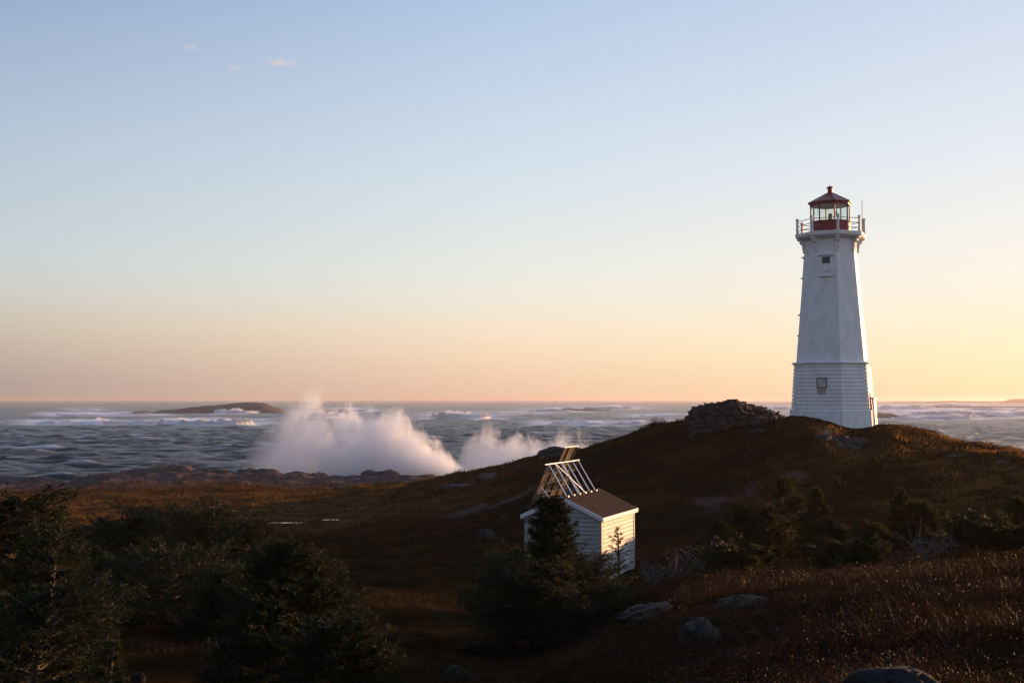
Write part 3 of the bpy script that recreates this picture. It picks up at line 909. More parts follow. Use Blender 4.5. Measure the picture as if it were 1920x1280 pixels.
# local: x along gable, y away, z from ridge
top = np.array((-0.78, 0, 1.40)); bot = np.array((-1.72, 0, -0.72))
sd = (top - bot); SLn = np.linalg.norm(sd); sd /= SLn
pn = np.cross(sd, Y_); pn = pn if pn[0] > 0 else -pn         # toward the struts
Y0, Y1 = 0.15, 4.05
# panels in a grid seen from behind, frames and brown backs
ncol, nrow = 4, 5
gap = 0.05
for c in range(ncol):
    ya = Y0 + (Y1 - Y0) * c / ncol + gap / 2; yb = Y0 + (Y1 - Y0) * (c + 1) / ncol - gap / 2
    for r in range(nrow):
        sa = SLn * r / nrow + 0.03; sb = SLn * (r + 1) / nrow - 0.03
        q = MB().prism([(sa, ya), (sb, ya), (sb, yb), (sa, yb)], bot - pn * 0.03, sd, Y_, pn, 0.03)
        q.build('solar_panel', M['panel_dark'] if (r == 0 or (r == nrow - 1 and c < 2) or (c * 7 + r * 3) % 5 in (0, 3)) else M['panel'], K)
# the narrow upper pair above the top rail
for c in range(2):
    ya = 1.6 + 0.72 * c; yb = ya + 0.66
    MB().prism([(SLn + 0.05, ya), (SLn + 0.72, ya), (SLn + 0.72, yb), (SLn + 0.05, yb)], bot - pn * 0.03, sd, Y_, pn, 0.03).build('solar_panel', M['panel'], K)
for c in range(ncol + 1):
    y_ = Y0 + (Y1 - Y0) * c / ncol
    MB().prism([(0, -0.02), (SLn + (0.75 if 1 < c < 4 else 0), -0.02), (SLn + (0.75 if 1 < c < 4 else 0), 0.02), (0, 0.02)], bot + Y_ * y_ + pn * 0.002, sd, Y_, pn, 0.06).build('rail', M['wood'], K)
for r in range(nrow):
    z_ = SLn * r / nrow
    MB().prism([(z_ - 0.02, Y0), (z_ + 0.02, Y0), (z_ + 0.02, Y1), (z_ - 0.02, Y1)], bot + pn * 0.064, sd, Y_, pn, 0.035).build('cross_rail', M['dark_metal'], K)
MB().tube([top + Y_ * (Y0 - 0.35) + pn * 0.05, top + Y_ * (Y1 + 0.1) + pn * 0.05], 0.03, 8).build('top_rail', M['steel'], K)
t2 = bot + sd * (SLn + 0.74) + pn * 0.04
MB().tube([t2 + Y_ * 1.4, t2 + Y_ * 3.2], 0.026, 8).build('top_rail', M['steel'], K)
for k in range(6):
    y_ = 0.22 + 3.75 * k / 5
    ft = np.array((0.10, y_, -0.10 * pitch_ + TH_))
    st = MB().tube([top + Y_ * y_ + pn * 0.05, ft], 0.030, 8).build('strut', M['steel'], K)
    MB().box(ft + np.array((0.03, 0, 0.0)), (0.14, 0.10, 0.06)).build('foot', M['steel'], st)
MB().tube([top + Y_ * 1.0 + pn * 0.05, np.array((0.10, 2.6, -0.10 * pitch_ + TH_))], 0.022, 6).build('brace', M['steel'], K)
MB().tube([top + Y_ * 1.9 + pn * 0.05, np.array((0.10, 1.9, -0.10 * pitch_ + TH_))], 0.022, 6).build('brace', M['steel'], K)
MB().tube([bot + sd * SLn * 0.55 + Y_ * 0.3 + pn * 0.06, np.array((-0.62, 0.3, -0.62 * pitch_ + TH_))], 0.022, 6).build('brace', M['steel'], K)

# ------------------------------------------------------------------ rocks
import bmesh
def rock_mesh(name, sx, sy, sz, seed, sub=4, rough=0.22, facets=7, flat=0.0):
    bm = bmesh.new()
    bmesh.ops.create_icosphere(bm, subdivisions=sub, radius=1.0)
    V = np.array([v.co[:] for v in bm.verts])
    R = rng(seed)
    # cut by random planes for angular sides
    for k in range(facets):
        nrm = R.normal(size=3); nrm[2] *= 0.7; nrm /= np.linalg.norm(nrm)
        d = R.uniform(0.62, 0.92)
        over = np.maximum(V @ nrm - d, 0)
        V -= over[:, None] * nrm * 0.9
    n_ = fbm(V[:, 0] * 1.6 + seed, V[:, 1] * 1.6, V[:, 2] * 1.6, oct=5, seed=seed)
    n2 = np.abs(fbm(V[:, 0] * 2.6, V[:, 1] * 2.6 + seed, V[:, 2] * 2.6, oct=3, seed=seed + 9))
    V *= (1 + rough * n_ - 0.16 * smooth(0.09, 0.0, n2))[:, None]
    V *= np.array((sx, sy, sz))
    F_ = np.array([[v.index for v in f.verts] for f in bm.faces])
    bm.free()
    return mesh_np(name, V, [F_], smooth_shade=True)

def rock(px, py_top, d, wpx, hpx, depth, seed, label, mat='rock', name='boulder', cat='boulder', group=None, sub=4, rz=0.0, sink=0.42, rough=0.22, auto=True):
    """rock whose visible top is at (px, py_top)"""
    if auto:
        d = hit(px, py_top + hpx) + depth * 0.3
    k = d / F
    w, h = wpx * k / 2, hpx * k
    x, y, z = P(px, py_top, d)
    sz = h / (1 - sink) / 1.6
    me = rock_mesh(name, w * 1.12, depth / 2, sz, seed, sub, rough)
    top = max(v.co.z for v in me.vertices)
    o = link(name, me, M[mat])
    o.location = (x, y, z - top)
    o.rotation_euler = (0, 0, rz)
    tag(o, label, cat, group)
    return o

rock(912, 990, 60, 34, 20, 0.9, 3, 'small pale boulder alone on the dark slope left of the hut')
rock(1312, 1156, 16.6, 84, 50, 0.8, 5, 'rounded grey boulder in the turf below the near rock ledge', sub=5, auto=False)
rock(1232, 1132, 19.8, 140, 22, 1.3, 17, 'long pale rock ledge capped with turf in the right foreground', name='rock_ledge', cat='rock', sub=5, rz=0.25, rough=0.35)
rock(1400, 1116, 18.8, 130, 20, 1.2, 27, 'low grey rock showing through the turf right of the long ledge', name='rock_ledge', cat='rock', sub=5, rz=0.1)
rock(1680, 1249, 7.0, 190, 70, 0.7, 11, 'big rounded granite boulder cut by the bottom edge of the photo', sub=5, rough=0.14, auto=False)
rock(860, 1246, 19, 60, 26, 0.5, 13, 'low grey stone in the grass near the bottom centre')
rock(262, 1258, 16.5, 26, 24, 0.2, 15, 'small whitish stone under the lower left spruce branches', name='stone', cat='stone')
R9 = rng(77)
for i, (px, py, w, h) in enumerate([(1543, 812, 30, 12), (1562, 815, 34, 14), (1582, 813, 30, 16), (1600, 818, 34, 15), (1616, 820, 26, 12), (1592, 830, 30, 12), (1570, 828, 26, 9), (1608, 834, 20, 8)]):
    rock(px, py, 77.5, w, h, 0.8, 500 + i, 'pale cracked rock of the outcrop in the bank just below the lighthouse', 'outcrop', 'rock_outcrop', 'rock', 'cracked rocks in the bank below the lighthouse', rough=0.4, rz=R9.uniform(-0.5, 0.5))
rock(1412, 806, 79, 34, 10, 0.7, 44, 'long grey rib of rock in the turf below the right end of the ruin', name='rock_outcrop', cat='rock', rough=0.4)
rock(1062, 836, 99, 84, 18, 2.2, 21, 'dark craggy rock standing on the skyline above the solar rack', mat='ruin', auto=False, rough=0.5, name='rock_outcrop', cat='rock')
rock(995, 855, 104, 40, 14, 1.6, 22, 'small dark rock on the skyline left of the craggy one', mat='ruin', auto=False, rough=0.5, name='rock_outcrop', cat='rock')
rock(922, 886, 106, 46, 11, 1.6, 24, 'broken grey outcrop on the grassy slope above the shore', mat='shore', name='rock_outcrop', cat='rock', rough=0.45)
rock(862, 906, 112, 60, 8, 1.6, 47, 'low broken ledge on the slope foot nearest the shore', mat='shore', name='rock_outcrop', cat='rock', rough=0.45)
rock(1160, 824, 93, 60, 14, 1.5, 25, 'low grey outcrop on the hill crest left of the stone ruin', auto=False, name='rock_outcrop', cat='rock')
rock(1425, 802, 80, 30, 12, 0.8, 26, 'little grey stone in the turf below the stone ruin', name='stone', cat='stone')
rock(1690, 955, 40, 26, 10, 0.4, 28, 'little pale stone among the spruce scrub on the right', name='stone', cat='stone')
rock(1880, 862, 66, 60, 10, 1.2, 30, 'flat sunlit stone by the right edge of the headland', name='stone', cat='stone')
rock(155, 1003, 70, 60, 12, 1.0, 33, 'flat grey rock in the moor behind the far left spruce', name='stone', cat='stone')

# bare humps along the shore
R1 = rng(12)
humps = [(20, 897, 188, 90, 12), (75, 893, 190, 80, 14), (190, 888, 188, 110, 16), (250, 880, 192, 90, 22), (310, 873, 194, 130, 30), (385, 877, 195, 110, 26), (420, 884, 190, 60, 22),
         (350, 890, 184, 90, 20), (290, 893, 182, 80, 16), (455, 884, 194, 70, 20), (500, 877, 197, 110, 26), (470, 894, 186, 60, 16), (560, 885, 196, 80, 20), (540, 898, 182, 60, 12), (595, 886, 198, 46, 14),
         (640, 893, 190, 70, 16), (665, 899, 182, 40, 10), (715, 882, 196, 70, 22), (690, 893, 186, 60, 16), (760, 888, 190, 90, 18), (735, 898, 180, 60, 14), (800, 890, 180, 70, 14), (835, 893, 172, 60, 14), (780, 902, 168, 60, 12), (610, 900, 178, 60, 10), (400, 900, 176, 50, 9)]
for i, (px, py, d, w, h) in enumerate(humps):
    rock(px, py - 2, d, w * 1.05, h * 1.25, R1.uniform(4, 7), 100 + i, 'bare brown rock hump in the shore ledges below the crashing spray', 'shore', 'shore_rock', 'rock', 'bare rock humps along the shoreline', sub=4, rz=R1.uniform(-0.3, 0.3), sink=0.45, rough=0.42, auto=False)

# ------------------------------------------------------------------ old stone ruin
def ruin():
    root = empty('stone_ruin', (*RUIN[:2], h1(*RUIN[:2])))
    tag(root, 'low mound of tumbled masonry on the crest left of the lighthouse', 'ruin')
    R = rng(31)
    prof = [(1288, 786), (1296, 775), (1302, 766), (1325, 759), (1350, 754), (1364, 750.5), (1380, 750), (1394, 756), (1420, 763), (1442, 770), (1455, 777), (1470, 785), (1476, 790)]
    px = np.array([p[0] for p in prof]); py = np.array([p[1] for p in prof])
    D = 86.0
    base = MB()
    vs, fs = [], []
    nx, nd = 60, 12
    V = np.zeros((nx, nd, 3))
    for i, q in enumerate(np.linspace(1290, 1474, nx)):
        y_ = np.interp(q, px, py) + 3.5
        x0, _, ztop_ = P(q, y_, D)
        zg = h1(x0, D - 3)
        for j in range(nd):
            t = -1 + 2 * j / (nd - 1)
            yy = D + t * 3.6
            k = (1 - abs(t) ** 2.2)
            V[i, j] = (x0 * yy / D, yy, zg - 0.5 + (ztop_ - zg + 0.5) * max(k, 0))
    V[..., 2] += fbm(V[..., 0] / 0.8, V[..., 1] / 0.8, oct=3, seed=51) * 0.12
    ii = np.arange(nx * nd).reshape(nx, nd)
    q = np.stack([ii[:-1, :-1], ii[1:, :-1], ii[1:, 1:], ii[:-1, 1:]], -1).reshape(-1, 4)
    org = np.array(root.location)
    core = link('rubble_core', mesh_np('rubble_core', V.reshape(-1, 3) - org, [q], smooth_shade=False), M['ruin'], root)
    # slabs: rough blocks bedded over the face and the top
    vv, ff = [], []
    nb = 0
    for k in range(1300):
        i = R.integers(0, nx); j = R.integers(0, nd - 3)
        fj = R.uniform(0, nd - 3); j = int(fj); fj -= j
        p = V[i, j] * (1 - fj) + V[i, j + 1] * fj + R.normal(size=3) * (0.12, 0.1, 0.05)
        w, dd, h = R.uniform(0.2, 0.55), R.uniform(0.2, 0.45), R.uniform(0.10, 0.24)
        a = R.normal() * 0.4
        c = np.array([(-1, -1, -1), (1, -1, -1), (1, 1, -1), (-1, 1, -1), (-1, -1, 1), (1, -1, 1), (1, 1, 1), (-1, 1, 1)], float)
        c = c * (w / 2, dd / 2, h / 2) * (1 + R.normal(size=(8, 3)) * 0.17)
        tilt = R.normal() * 0.25
        c[:, 2] += c[:, 0] * tilt
        ca, sa = cos(a), sin(a)
        c = np.stack([c[:, 0] * ca - c[:, 1] * sa, c[:, 0] * sa + c[:, 1] * ca, c[:, 2]], -1) + p
        vv.append(c)
        b_ = nb * 8
        ff += [(b_, b_ + 3, b_ + 2, b_ + 1), (b_ + 4, b_ + 5, b_ + 6, b_ + 7), (b_, b_ + 1, b_ + 5, b_ + 4), (b_ + 1, b_ + 2, b_ + 6, b_ + 5), (b_ + 2, b_ + 3, b_ + 7, b_ + 6), (b_ + 3, b_, b_ + 4, b_ + 7)]
        nb += 1
    o = link('masonry', mesh_np('masonry', np.concatenate(vv) - org, [np.array(ff)]), M['ruin'], root)
    o['kind'] = 'stuff'
    # the squared block at the very top
    x, y, z = P(1372, 752.5, D - 0.5)
    MB().box(np.array((x, y, z)) - org, (0.62, 0.6, 0.34), ((0.98, 0.1, 0.03), (-0.1, 0.98, 0), (-0.03, 0, 1))).build('top_block', M['ruin'], root, bevel=0.03)
ruin()

# ------------------------------------------------------------------ islands
M['isle'] = rockmat('far island rock', (0.07, 0.052, 0.043), (0.15, 0.11, 0.09), (0.16, 0.12, 0.10), 0.05, 0.4)
def island(prof, d, depth, seed, name='island'):
    px = np.array([p[0] for p in prof], float); py = np.array([p[1] for p in prof], float)
    nx, nd = 90, 14
    V = np.zeros((nx, nd, 3))
    q = np.linspace(px[0], px[-1], nx)
    yt = np.interp(q, px, py) 
    for i in range(nx):
        x0, _, zt_ = P(q[i], yt[i], d)
        for j in range(nd):
            t = -1 + 2 * j / (nd - 1)
            yy = d + t * depth / 2
            V[i, j] = (x0 * (1 + 0.02 * t), yy, zt_ * (1 - abs(t) ** 3) - 1.5 * abs(t) ** 3)
    s = d / F
    V[..., 2] += fbm(V[..., 0] / (12 * s), V[..., 1] / (30 * s), oct=4, seed=seed) * 2.2 * s
    ii = np.arange(nx * nd).reshape(nx, nd)
    f_ = np.stack([ii[:-1, :-1], ii[1:, :-1], ii[1:, 1:], ii[:-1, 1:]], -1).reshape(-1, 4)
    tag(link(name, mesh_np(name, V.reshape(-1, 3), [f_], smooth_shade=True), M['isle']), kind='structure')
island([(240, 779), (256, 770.5), (275, 770), (284, 779), (297, 770), (330, 767), (375, 762), (420, 758), (455, 755), (478, 753.5), (497, 756), (515, 763), (530, 768), (545, 780), (588, 778), (600, 768), (622, 768), (632, 776), (642, 767), (656, 769), (668, 779), (690, 785)], 1240, 90, 3)
island([(1590, 784), (1620, 776), (1645, 772.5), (1670, 775), (1700, 781), (1722, 786)], 880, 40, 5)
island([(1675, 766), (1700, 763.5), (1740, 762), (1800, 761.5), (1880, 762), (1960, 760), (2200, 758), (2400, 766)], 2100, 120, 7)
island([(1630, 756), (1700, 753), (1760, 753), (1778, 750.5), (1792, 751), (1800, 753), (1880, 752.5), (1900, 748.5), (1925, 747.5), (1960, 748), (2060, 745), (2300, 742), (2600, 748), (2800, 754)], 4800, 300, 9)
island([(1800, 783), (1830, 781), (1860, 779.5), (1890, 780), (1905, 783)], 950, 14, 15)
island([(985, 770), (1010, 768), (1060, 766), (1100, 766), (1150, 769), (1180, 771)], 1500, 30, 17)

# ------------------------------------------------------------------ spray builder
def plume(name, label, pxs, d, zb, depth, dens, seed, shear=0.0, fade=None, amp=1.05, nsc=0.31, tall=1.18):
    """pxs: (photo px, photo py of the top); volume hull that follows the outline of the burst"""
    k = d / F
    X0 = (pxs[0][0] - 960) * k
    xs = np.array([(p[0] - 960) * k - X0 for p in pxs]); hs = np.array([P(p[0], p[1], d)[2] - zb for p in pxs]) * tall
    xs = xs - shear * np.maximum(hs, 0)
    xs = np.maximum.accumulate(xs + np.arange(len(xs)) * 1e-3)
    X0 += xs[0]; xs = xs - xs[0]
    L = xs[-1]
    nu, nv = 110, 22
    u = np.linspace(0, 1, nu)
    Hh = np.interp(u * L, xs, hs)
    Dd = depth * np.sqrt(np.clip(np.sin(np.pi * np.clip(u, 0.02, 0.98)), 0, 1))
    V = np.zeros((nu, nv, 3))
    for j in range(nv):
        a = pi * j / (nv - 1)
        w = np.sin(a); c = -np.cos(a)
        V[:, j, 0] = u * L + shear * Hh * w
        V[:, j, 1] = c * Dd * (1 - 0.35 * w)
        V[:, j, 2] = Hh * w
    V = V.reshape(-1, 3)
    ii = np.arange(nu * nv).reshape(nu, nv)
    q = np.stack([ii[:-1, :-1], ii[:-1, 1:], ii[1:, 1:], ii[1:, :-1]], -1).reshape(-1, 4)
    bot = np.stack([ii[:-1, -1], ii[:-1, 0], ii[1:, 0], ii[1:, -1]], -1)
    me = mesh_np(name, V, [q, bot, ii[0][None, ::-1], ii[-1][None]])
    bm = bmesh.new(); bm.from_mesh(me); bmesh.ops.recalc_face_normals(bm, faces=bm.faces); bm.to_mesh(me); bm.free()
    m = bpy.data.materials.new(name + ' mist'); m.use_nodes = True
    n, l = m.node_tree.nodes, m.node_tree.links
    n.remove(n['Principled BSDF'])
    tc = n.new('ShaderNodeTexCoord')
    sx = n.new('ShaderNodeSeparateXYZ'); l.new(tc.outputs['Object'], sx.inputs[0])
    def mt(op, a, b=None, c=None, clamp=False):
        q = n.new('ShaderNodeMath'); q.operation = op; q.use_clamp = clamp
        for i, v in enumerate((a, b, c)):
            if v is None: continue
            if hasattr(v, 'links'): l.new(v, q.inputs[i])
            else: q.inputs[i].default_value = v
        return q.outputs[0]
    # undo the lean of the plume
    xx = mt('SUBTRACT', sx.outputs[0], mt('MULTIPLY', sx.outputs[2], shear))
    uu = mt('DIVIDE', xx, L)
    fc = n.new('ShaderNodeFloatCurve')
    cv = fc.mapping.curves[0]
    hmax = hs.max() * 1.02
    pts_ = [(xs[i] / L, hs[i] / hmax) for i in range(len(xs))]
    while len(cv.points) < len(pts_): cv.points.new(0.5, 0.5)
    for i, (a, b) in enumerate(pts_):
        cv.points[i].location = (a, b); cv.points[i].handle_type = 'VECTOR'
    fc.mapping.use_clip = True
    fc.mapping.update()
    l.new(uu, fc.inputs['Value'])
    Hn = mt('MAXIMUM', mt('MULTIPLY', fc.outputs[0], hmax), 0.3)
    w = mt('DIVIDE', sx.outputs[2], Hn)
    dpt = mt('DIVIDE', sx.outputs[1], depth)
    e = mt('SUBTRACT', 1.0, mt('ADD', mt('MULTIPLY', w, w), mt('MULTIPLY', dpt, dpt)))
    mp = n.new('ShaderNodeMapping')
    mp.inputs['Rotation'].default_value = (0, radians(42), 0)
    mp.inputs['Scale'].default_value = (1.05, 0.9, 0.72)
    l.new(tc.outputs['Object'], mp.inputs[0])
    t = n.new('ShaderNodeTexNoise'); t.inputs['Scale'].default_value = nsc; t.inputs['Detail'].default_value = 9; t.inputs['Roughness'].default_value = 0.72
    t.inputs['Distortion'].default_value = 0.6
    l.new(mp.outputs[0], t.inputs['Vector'])
    nz = mt('MULTIPLY', mt('SUBTRACT', 0.72, t.outputs['Fac']), amp * 2.0)
    # ragged toward the rim, solid in the heart
    e2 = mt('SUBTRACT', e, mt('MULTIPLY', nz, 0.9))
    mr = n.new('ShaderNodeMapRange'); mr.interpolation_type = 'SMOOTHSTEP'
    mr.inputs[1].default_value = 0.0; mr.inputs[2].default_value = 0.38; mr.inputs[3].default_value = 0; mr.inputs[4].default_value = dens
    l.new(e2, mr.inputs[0])
    hf = n.new('ShaderNodeMapRange'); hf.interpolation_type = 'SMOOTHSTEP'
    hf.inputs[1].default_value = hmax * 0.55; hf.inputs[2].default_value = hmax * 0.95; hf.inputs[3].default_value = 1.0; hf.inputs[4].default_value = 0.10 if label else 0.5
    l.new(sx.outputs[2], hf.inputs[0])
    out = mt('MULTIPLY', mr.outputs[0], hf.outputs[0])
    if fade is not None:
        f2 = n.new('ShaderNodeFloatCurve'); c2 = f2.mapping.curves[0]
        while len(c2.points) < len(fade): c2.points.new(0.5, 0.5)
        for i, (a, b) in enumerate(fade):
            c2.points[i].location = (a, b); c2.points[i].handle_type = 'AUTO'
        f2.mapping.update()
        l.new(uu, f2.inputs['Value'])
        out = mt('MULTIPLY', out, f2.outputs[0])
    pv = n.new('ShaderNodeVolumePrincipled')
    pv.inputs['Color'].default_value = (0.97, 0.98, 1.0, 1)
    pv.inputs['Anisotropy'].default_value = -0.15
    l.new(out, pv.inputs['Density'])
    l.new(pv.outputs[0], n['Material Output'].inputs['Volume'])
    o = link(name, me, m, loc=(X0, d, zb))
    return tag(o, label, 'sea spray' if label else None)

# ------------------------------------------------------------------ breaking waves
m, n, l, b = newmat('white water')
t = noise_node(n, l, 0.35, 7, 0.7)
r_ = ramp(n, l, t.outputs['Fac'], [(0.3, (0.62, 0.63, 0.65)), (0.55, (0.86, 0.86, 0.86))])
l.new(r_.outputs[0], b.inputs['Base Color'])
b.inputs['Roughness'].default_value = 0.9
tr_ = n.new('ShaderNodeBsdfTranslucent'); l.new(r_.outputs[0], tr_.inputs[0])
mxs = n.new('ShaderNodeMixShader'); mxs.inputs[0].default_value = 0.55
l.new(b.outputs[0], mxs.inputs[1]); l.new(tr_.outputs[0], mxs.inputs[2])
t2 = noise_node(n, l, 0.6, 8, 0.75)
bp = n.new('ShaderNodeBump'); bp.inputs['Strength'].default_value = 1.0; bp.inputs['Distance'].default_value = 1.5
l.new(t2.outputs['Fac'], bp.inputs['Height']); l.new(bp.outputs[0], b.inputs['Normal'])
# ragged thin edge: the foam breaks up over the water
at = n.new('ShaderNodeAttribute'); at.attribute_name = 'cover'
t3 = noise_node(n, l, 0.16, 8, 0.75, stretch=(0.35, 1, 1))
sb = n.new('ShaderNodeMath'); sb.operation = 'SUBTRACT'
l.new(at.outputs['Fac'], sb.inputs[0]); l.new(t3.outputs['Fac'], sb.inputs[1])
mr = n.new('ShaderNodeMapRange'); mr.inputs[1].default_value = -0.06; mr.inputs[2].default_value = 0.10
l.new(sb.outputs[0], mr.inputs[0])
tp = n.new('ShaderNodeBsdfTransparent')
mxt = n.new('ShaderNodeMixShader')
l.new(mr.outputs[0], mxt.inputs[0]); l.new(tp.outputs[0], mxt.inputs[1]); l.new(mxs.outputs[0], mxt.inputs[2])
l.new(mxt.outputs[0], n['Material Output'].inputs[0])
M['foam'] = m

def breaker(px0, px1, py, hpx, seed, label, peaks=(), slope_dir=1, apron=1.0, tilt=0.0):
    """rolling crest of white water; py = its foot in the photo"""
    d = EYE * F / (py - 749.0)
    k = d / F
    x0, x1 = (px0 - 960) * k, (px1 - 960) * k
    h = hpx * k
    nt_ = max(40, int((px1 - px0) * 0.9)); ns = 26
    u = np.linspace(0, 1, nt_)
    X_c = x0 + (x1 - x0) * u
    px_ = px0 + (px1 - px0) * u
    hh = 0.42 + 0.34 * np.abs(fbm(px_ / 26, np.full(nt_, seed * 1.7), oct=3, seed=seed)) * 2
    for pc, pw, ph in peaks:
        hh = np.maximum(hh, 0.62 * ph * np.exp(-((px_ - pc) / (pw * 1.7)) ** 2) * (1 + 0.15 * fbm(px_ / 6, np.full(nt_, seed + 3.3), seed=seed)))
    end = smooth(0, 0.12, u) * smooth(1, 0.88, u)
    hh = hh * h * (0.15 + 0.85 * end)
    s = np.linspace(-1, 1, ns)                       # -1 front foot ... 1 far back
    prof = np.where(s < 0, smooth(-0.62, -0.02, s), 1 - smooth(0.0, 0.85, s))
    wd = (1.8 * h + 3.0)
    YY = d + np.where(s < 0, s * wd * 0.75 * apron, s * wd * 1.4)[None] + (fbm(px_ / 30, np.full(nt_, seed * 2.1), oct=3, seed=seed + 1) * wd * 0.8)[:, None] + tilt * (u - 0.5)[:, None] * d * 0.1
    XX = X_c[:, None] * np.ones(ns)[None]
    n3 = fbm(XX / (2.2 * k * 4), YY / (6 * k * 4), hh[:, None] * prof[None] / k, oct=4, seed=seed + 5)
    ZZ = hh[:, None] * prof[None] * (1 + 0.16 * n3) + 0.35
    YY = YY - (hh[:, None] * prof[None] ** 2) * 0.35 + n3 * h * 0.15
    ZZ[:, 0] = 0.2; ZZ[:, -1] = -0.3
    cover = end[:, None] * (0.35 + 0.95 * np.clip(prof[None] * (0.55 + hh[:, None] / max(h, 1e-3)), 0, 1)) * np.where(s < 0, smooth(-1, -0.72, s), smooth(1.0, 0.55, s))[None]
    V = np.stack([XX, YY, ZZ], -1)
    o0 = np.array(((x0 + x1) / 2, d, 0.0))
    ii = np.arange(nt_ * ns).reshape(nt_, ns)
    f_ = np.stack([ii[:-1, :-1], ii[1:, :-1], ii[1:, 1:], ii[:-1, 1:]], -1).reshape(-1, 4)
    me = mesh_np('breaking_wave', V.reshape(-1, 3) - o0, [f_], {'cover': cover.ravel()}, True)
    o = link('breaking_wave', me, M['foam'], loc=o0)
    tag(o, label, 'wave', 'breaking waves out on the sea')
    # spindrift torn off the crest
    if peaks:
        tp_ = []
        for q in np.linspace(px0, px1, 31):
            v = max(ph * math.exp(-((q - pc) / (pw * 1.25)) ** 2) for pc, pw, ph in peaks)
            v = max(v, 0.35 + 0.45 * float(fbm(np.array([q / 14.0]), np.array([seed * 1.3]), oct=3, seed=seed)[0]))
            e2 = min(1.0, 4 * (q - px0) / (px1 - px0), 4 * (px1 - q) / (px1 - px0))
            tp_.append((q, py - 0.06 * hpx - hpx * 1.12 * max(v, 0.05) * e2))
        sp = plume('spindrift', None, tp_, d, 0.2, h * 1.3 + 2, 1.1 / max(h, 1.5), seed + 50, 0.25, None, 0.8, 1.6 / h)
        sp.location = np.array(sp.location) - o0
        sp.parent = o

for i, (a, b_, y_, h_, pk, lab) in enumerate(BR):
    breaker(a, b_, y_, h_, 300 + i, lab, pk)

# ------------------------------------------------------------------ spray plumes
plume('sea_spray', 'huge white burst of spray exploding over the brown shore rocks', [(455, 884), (470, 840), (490, 805), (515, 785), (535, 770), (548, 752), (556, 732), (570, 716), (586, 706), (602, 704), (612, 714), (622, 738), (640, 748), (680, 750), (720, 746), (745, 744), (762, 754), (785, 765), (800, 786), (812, 806), (832, 826), (850, 850), (872, 872), (890, 886)],
      217, -0.5, 8.0, 0.5, 41, 0.28, [(0, 0.05), (0.10, 0.25), (0.22, 0.55), (0.40, 0.9), (0.6, 1.0), (1, 1.0)])
plume('sea_spray', 'smaller twin peaked burst of spray rising behind the hill slope', [(848, 886), (862, 855), (878, 822), (900, 800), (918, 784), (934, 783), (944, 798), (956, 806), (966, 797), (984, 798), (992, 806), (1010, 810), (1030, 800), (1055, 792), (1082, 793), (1100, 806), (1112, 822), (1126, 850)],
      200, -0.5, 6.0, 0.55, 43, 0.28, [(0, 0.3), (0.15, 0.6), (0.4, 0.8), (1, 1.0)])

# ------------------------------------------------------------------ clouds
def cloud(px, py, wpx, hpx, label, seed, dens, tilt):
    d = 6000.0
    k = d / F
    x, y, z = P(px, py, d)
    w, h = wpx * k / 2, hpx * k / 2
    bm = bmesh.new(); bmesh.ops.create_icosphere(bm, subdivisions=4, radius=1.0)
    V = np.array([v.co[:] for v in bm.verts]); F_ = np.array([[v.index for v in f.verts] for f in bm.faces]); bm.free()
    V *= (1 + 0.25 * fbm(V[:, 0] * 2 + seed, V[:, 1] * 2, V[:, 2] * 2, seed=seed))[:, None]
    me = mesh_np('cloud', V * np.array((w, h * 1.4, h)), [F_])
    m = bpy.data.materials.new('cloud vapour'); m.use_nodes = True
    n, l = m.node_tree.nodes, m.node_tree.links
    n.remove(n['Principled BSDF'])
    tc = n.new('ShaderNodeTexCoord')
    mp = n.new('ShaderNodeMapping'); mp.inputs['Scale'].default_value = (1 / w, 1 / (h * 1.4), 1 / h); l.new(tc.outputs['Object'], mp.inputs[0])
    ln_ = n.new('ShaderNodeVectorMath'); ln_.operation = 'LENGTH'; l.new(mp.outputs[0], ln_.inputs[0])
    t = n.new('ShaderNodeTexNoise'); t.inputs['Scale'].default_value = 2.2; t.inputs['Detail'].default_value = 6; t.inputs['Roughness'].default_value = 0.65
    mp2 = n.new('ShaderNodeMapping'); mp2.inputs['Scale'].default_value = (1.6, 1, 1); mp2.inputs['Location'].default_value = (seed, 0, 0); l.new(mp.outputs[0], mp2.inputs[0]); l.new(mp2.outputs[0], t.inputs['Vector'])
    a = n.new('ShaderNodeMath'); a.operation = 'MULTIPLY_ADD'; a.inputs[1].default_value = 1.8; a.inputs[2].default_value = -0.55; l.new(t.outputs['Fac'], a.inputs[0])
    s_ = n.new('ShaderNodeMath'); s_.operation = 'SUBTRACT'; s_.use_clamp = True; l.new(a.outputs[0], s_.inputs[0])
    q_ = n.new('ShaderNodeMath'); q_.operation = 'MULTIPLY'; q_.inputs[1].default_value = 0.55; l.new(ln_.outputs[1] if len(ln_.outputs) > 1 else ln_.outputs[0], q_.inputs[0]); l.new(q_.outputs[0], s_.inputs[1])
    d_ = n.new('ShaderNodeMath'); d_.operation = 'MULTIPLY'; d_.inputs[1].default_value = dens; l.new(s_.outputs[0], d_.inputs[0])
    pv = n.new('ShaderNodeVolumePrincipled'); pv.inputs['Color'].default_value = (1, 1, 1, 1); pv.inputs['Anisotropy'].default_value = 0.3
    l.new(d_.outputs[0], pv.inputs['Density']); l.new(pv.outputs[0], n['Material Output'].inputs['Volume'])
    o = link('cloud', me, m, loc=(x, y, z)); o.rotation_euler = (0, tilt, 0)
    tag(o, label, 'cloud')
cloud(526, 117, 96, 26, 'largest of the three faint pink cloud wisps in the blue sky', 3, 0.034, 0.06)
cloud(438, 126, 50, 18, 'small cloud wisp just left of the largest one', 5, 0.026, 0.3)
cloud(356, 89, 56, 16, 'faintest cloud wisp, highest and farthest left', 8, 0.03, 0.2)

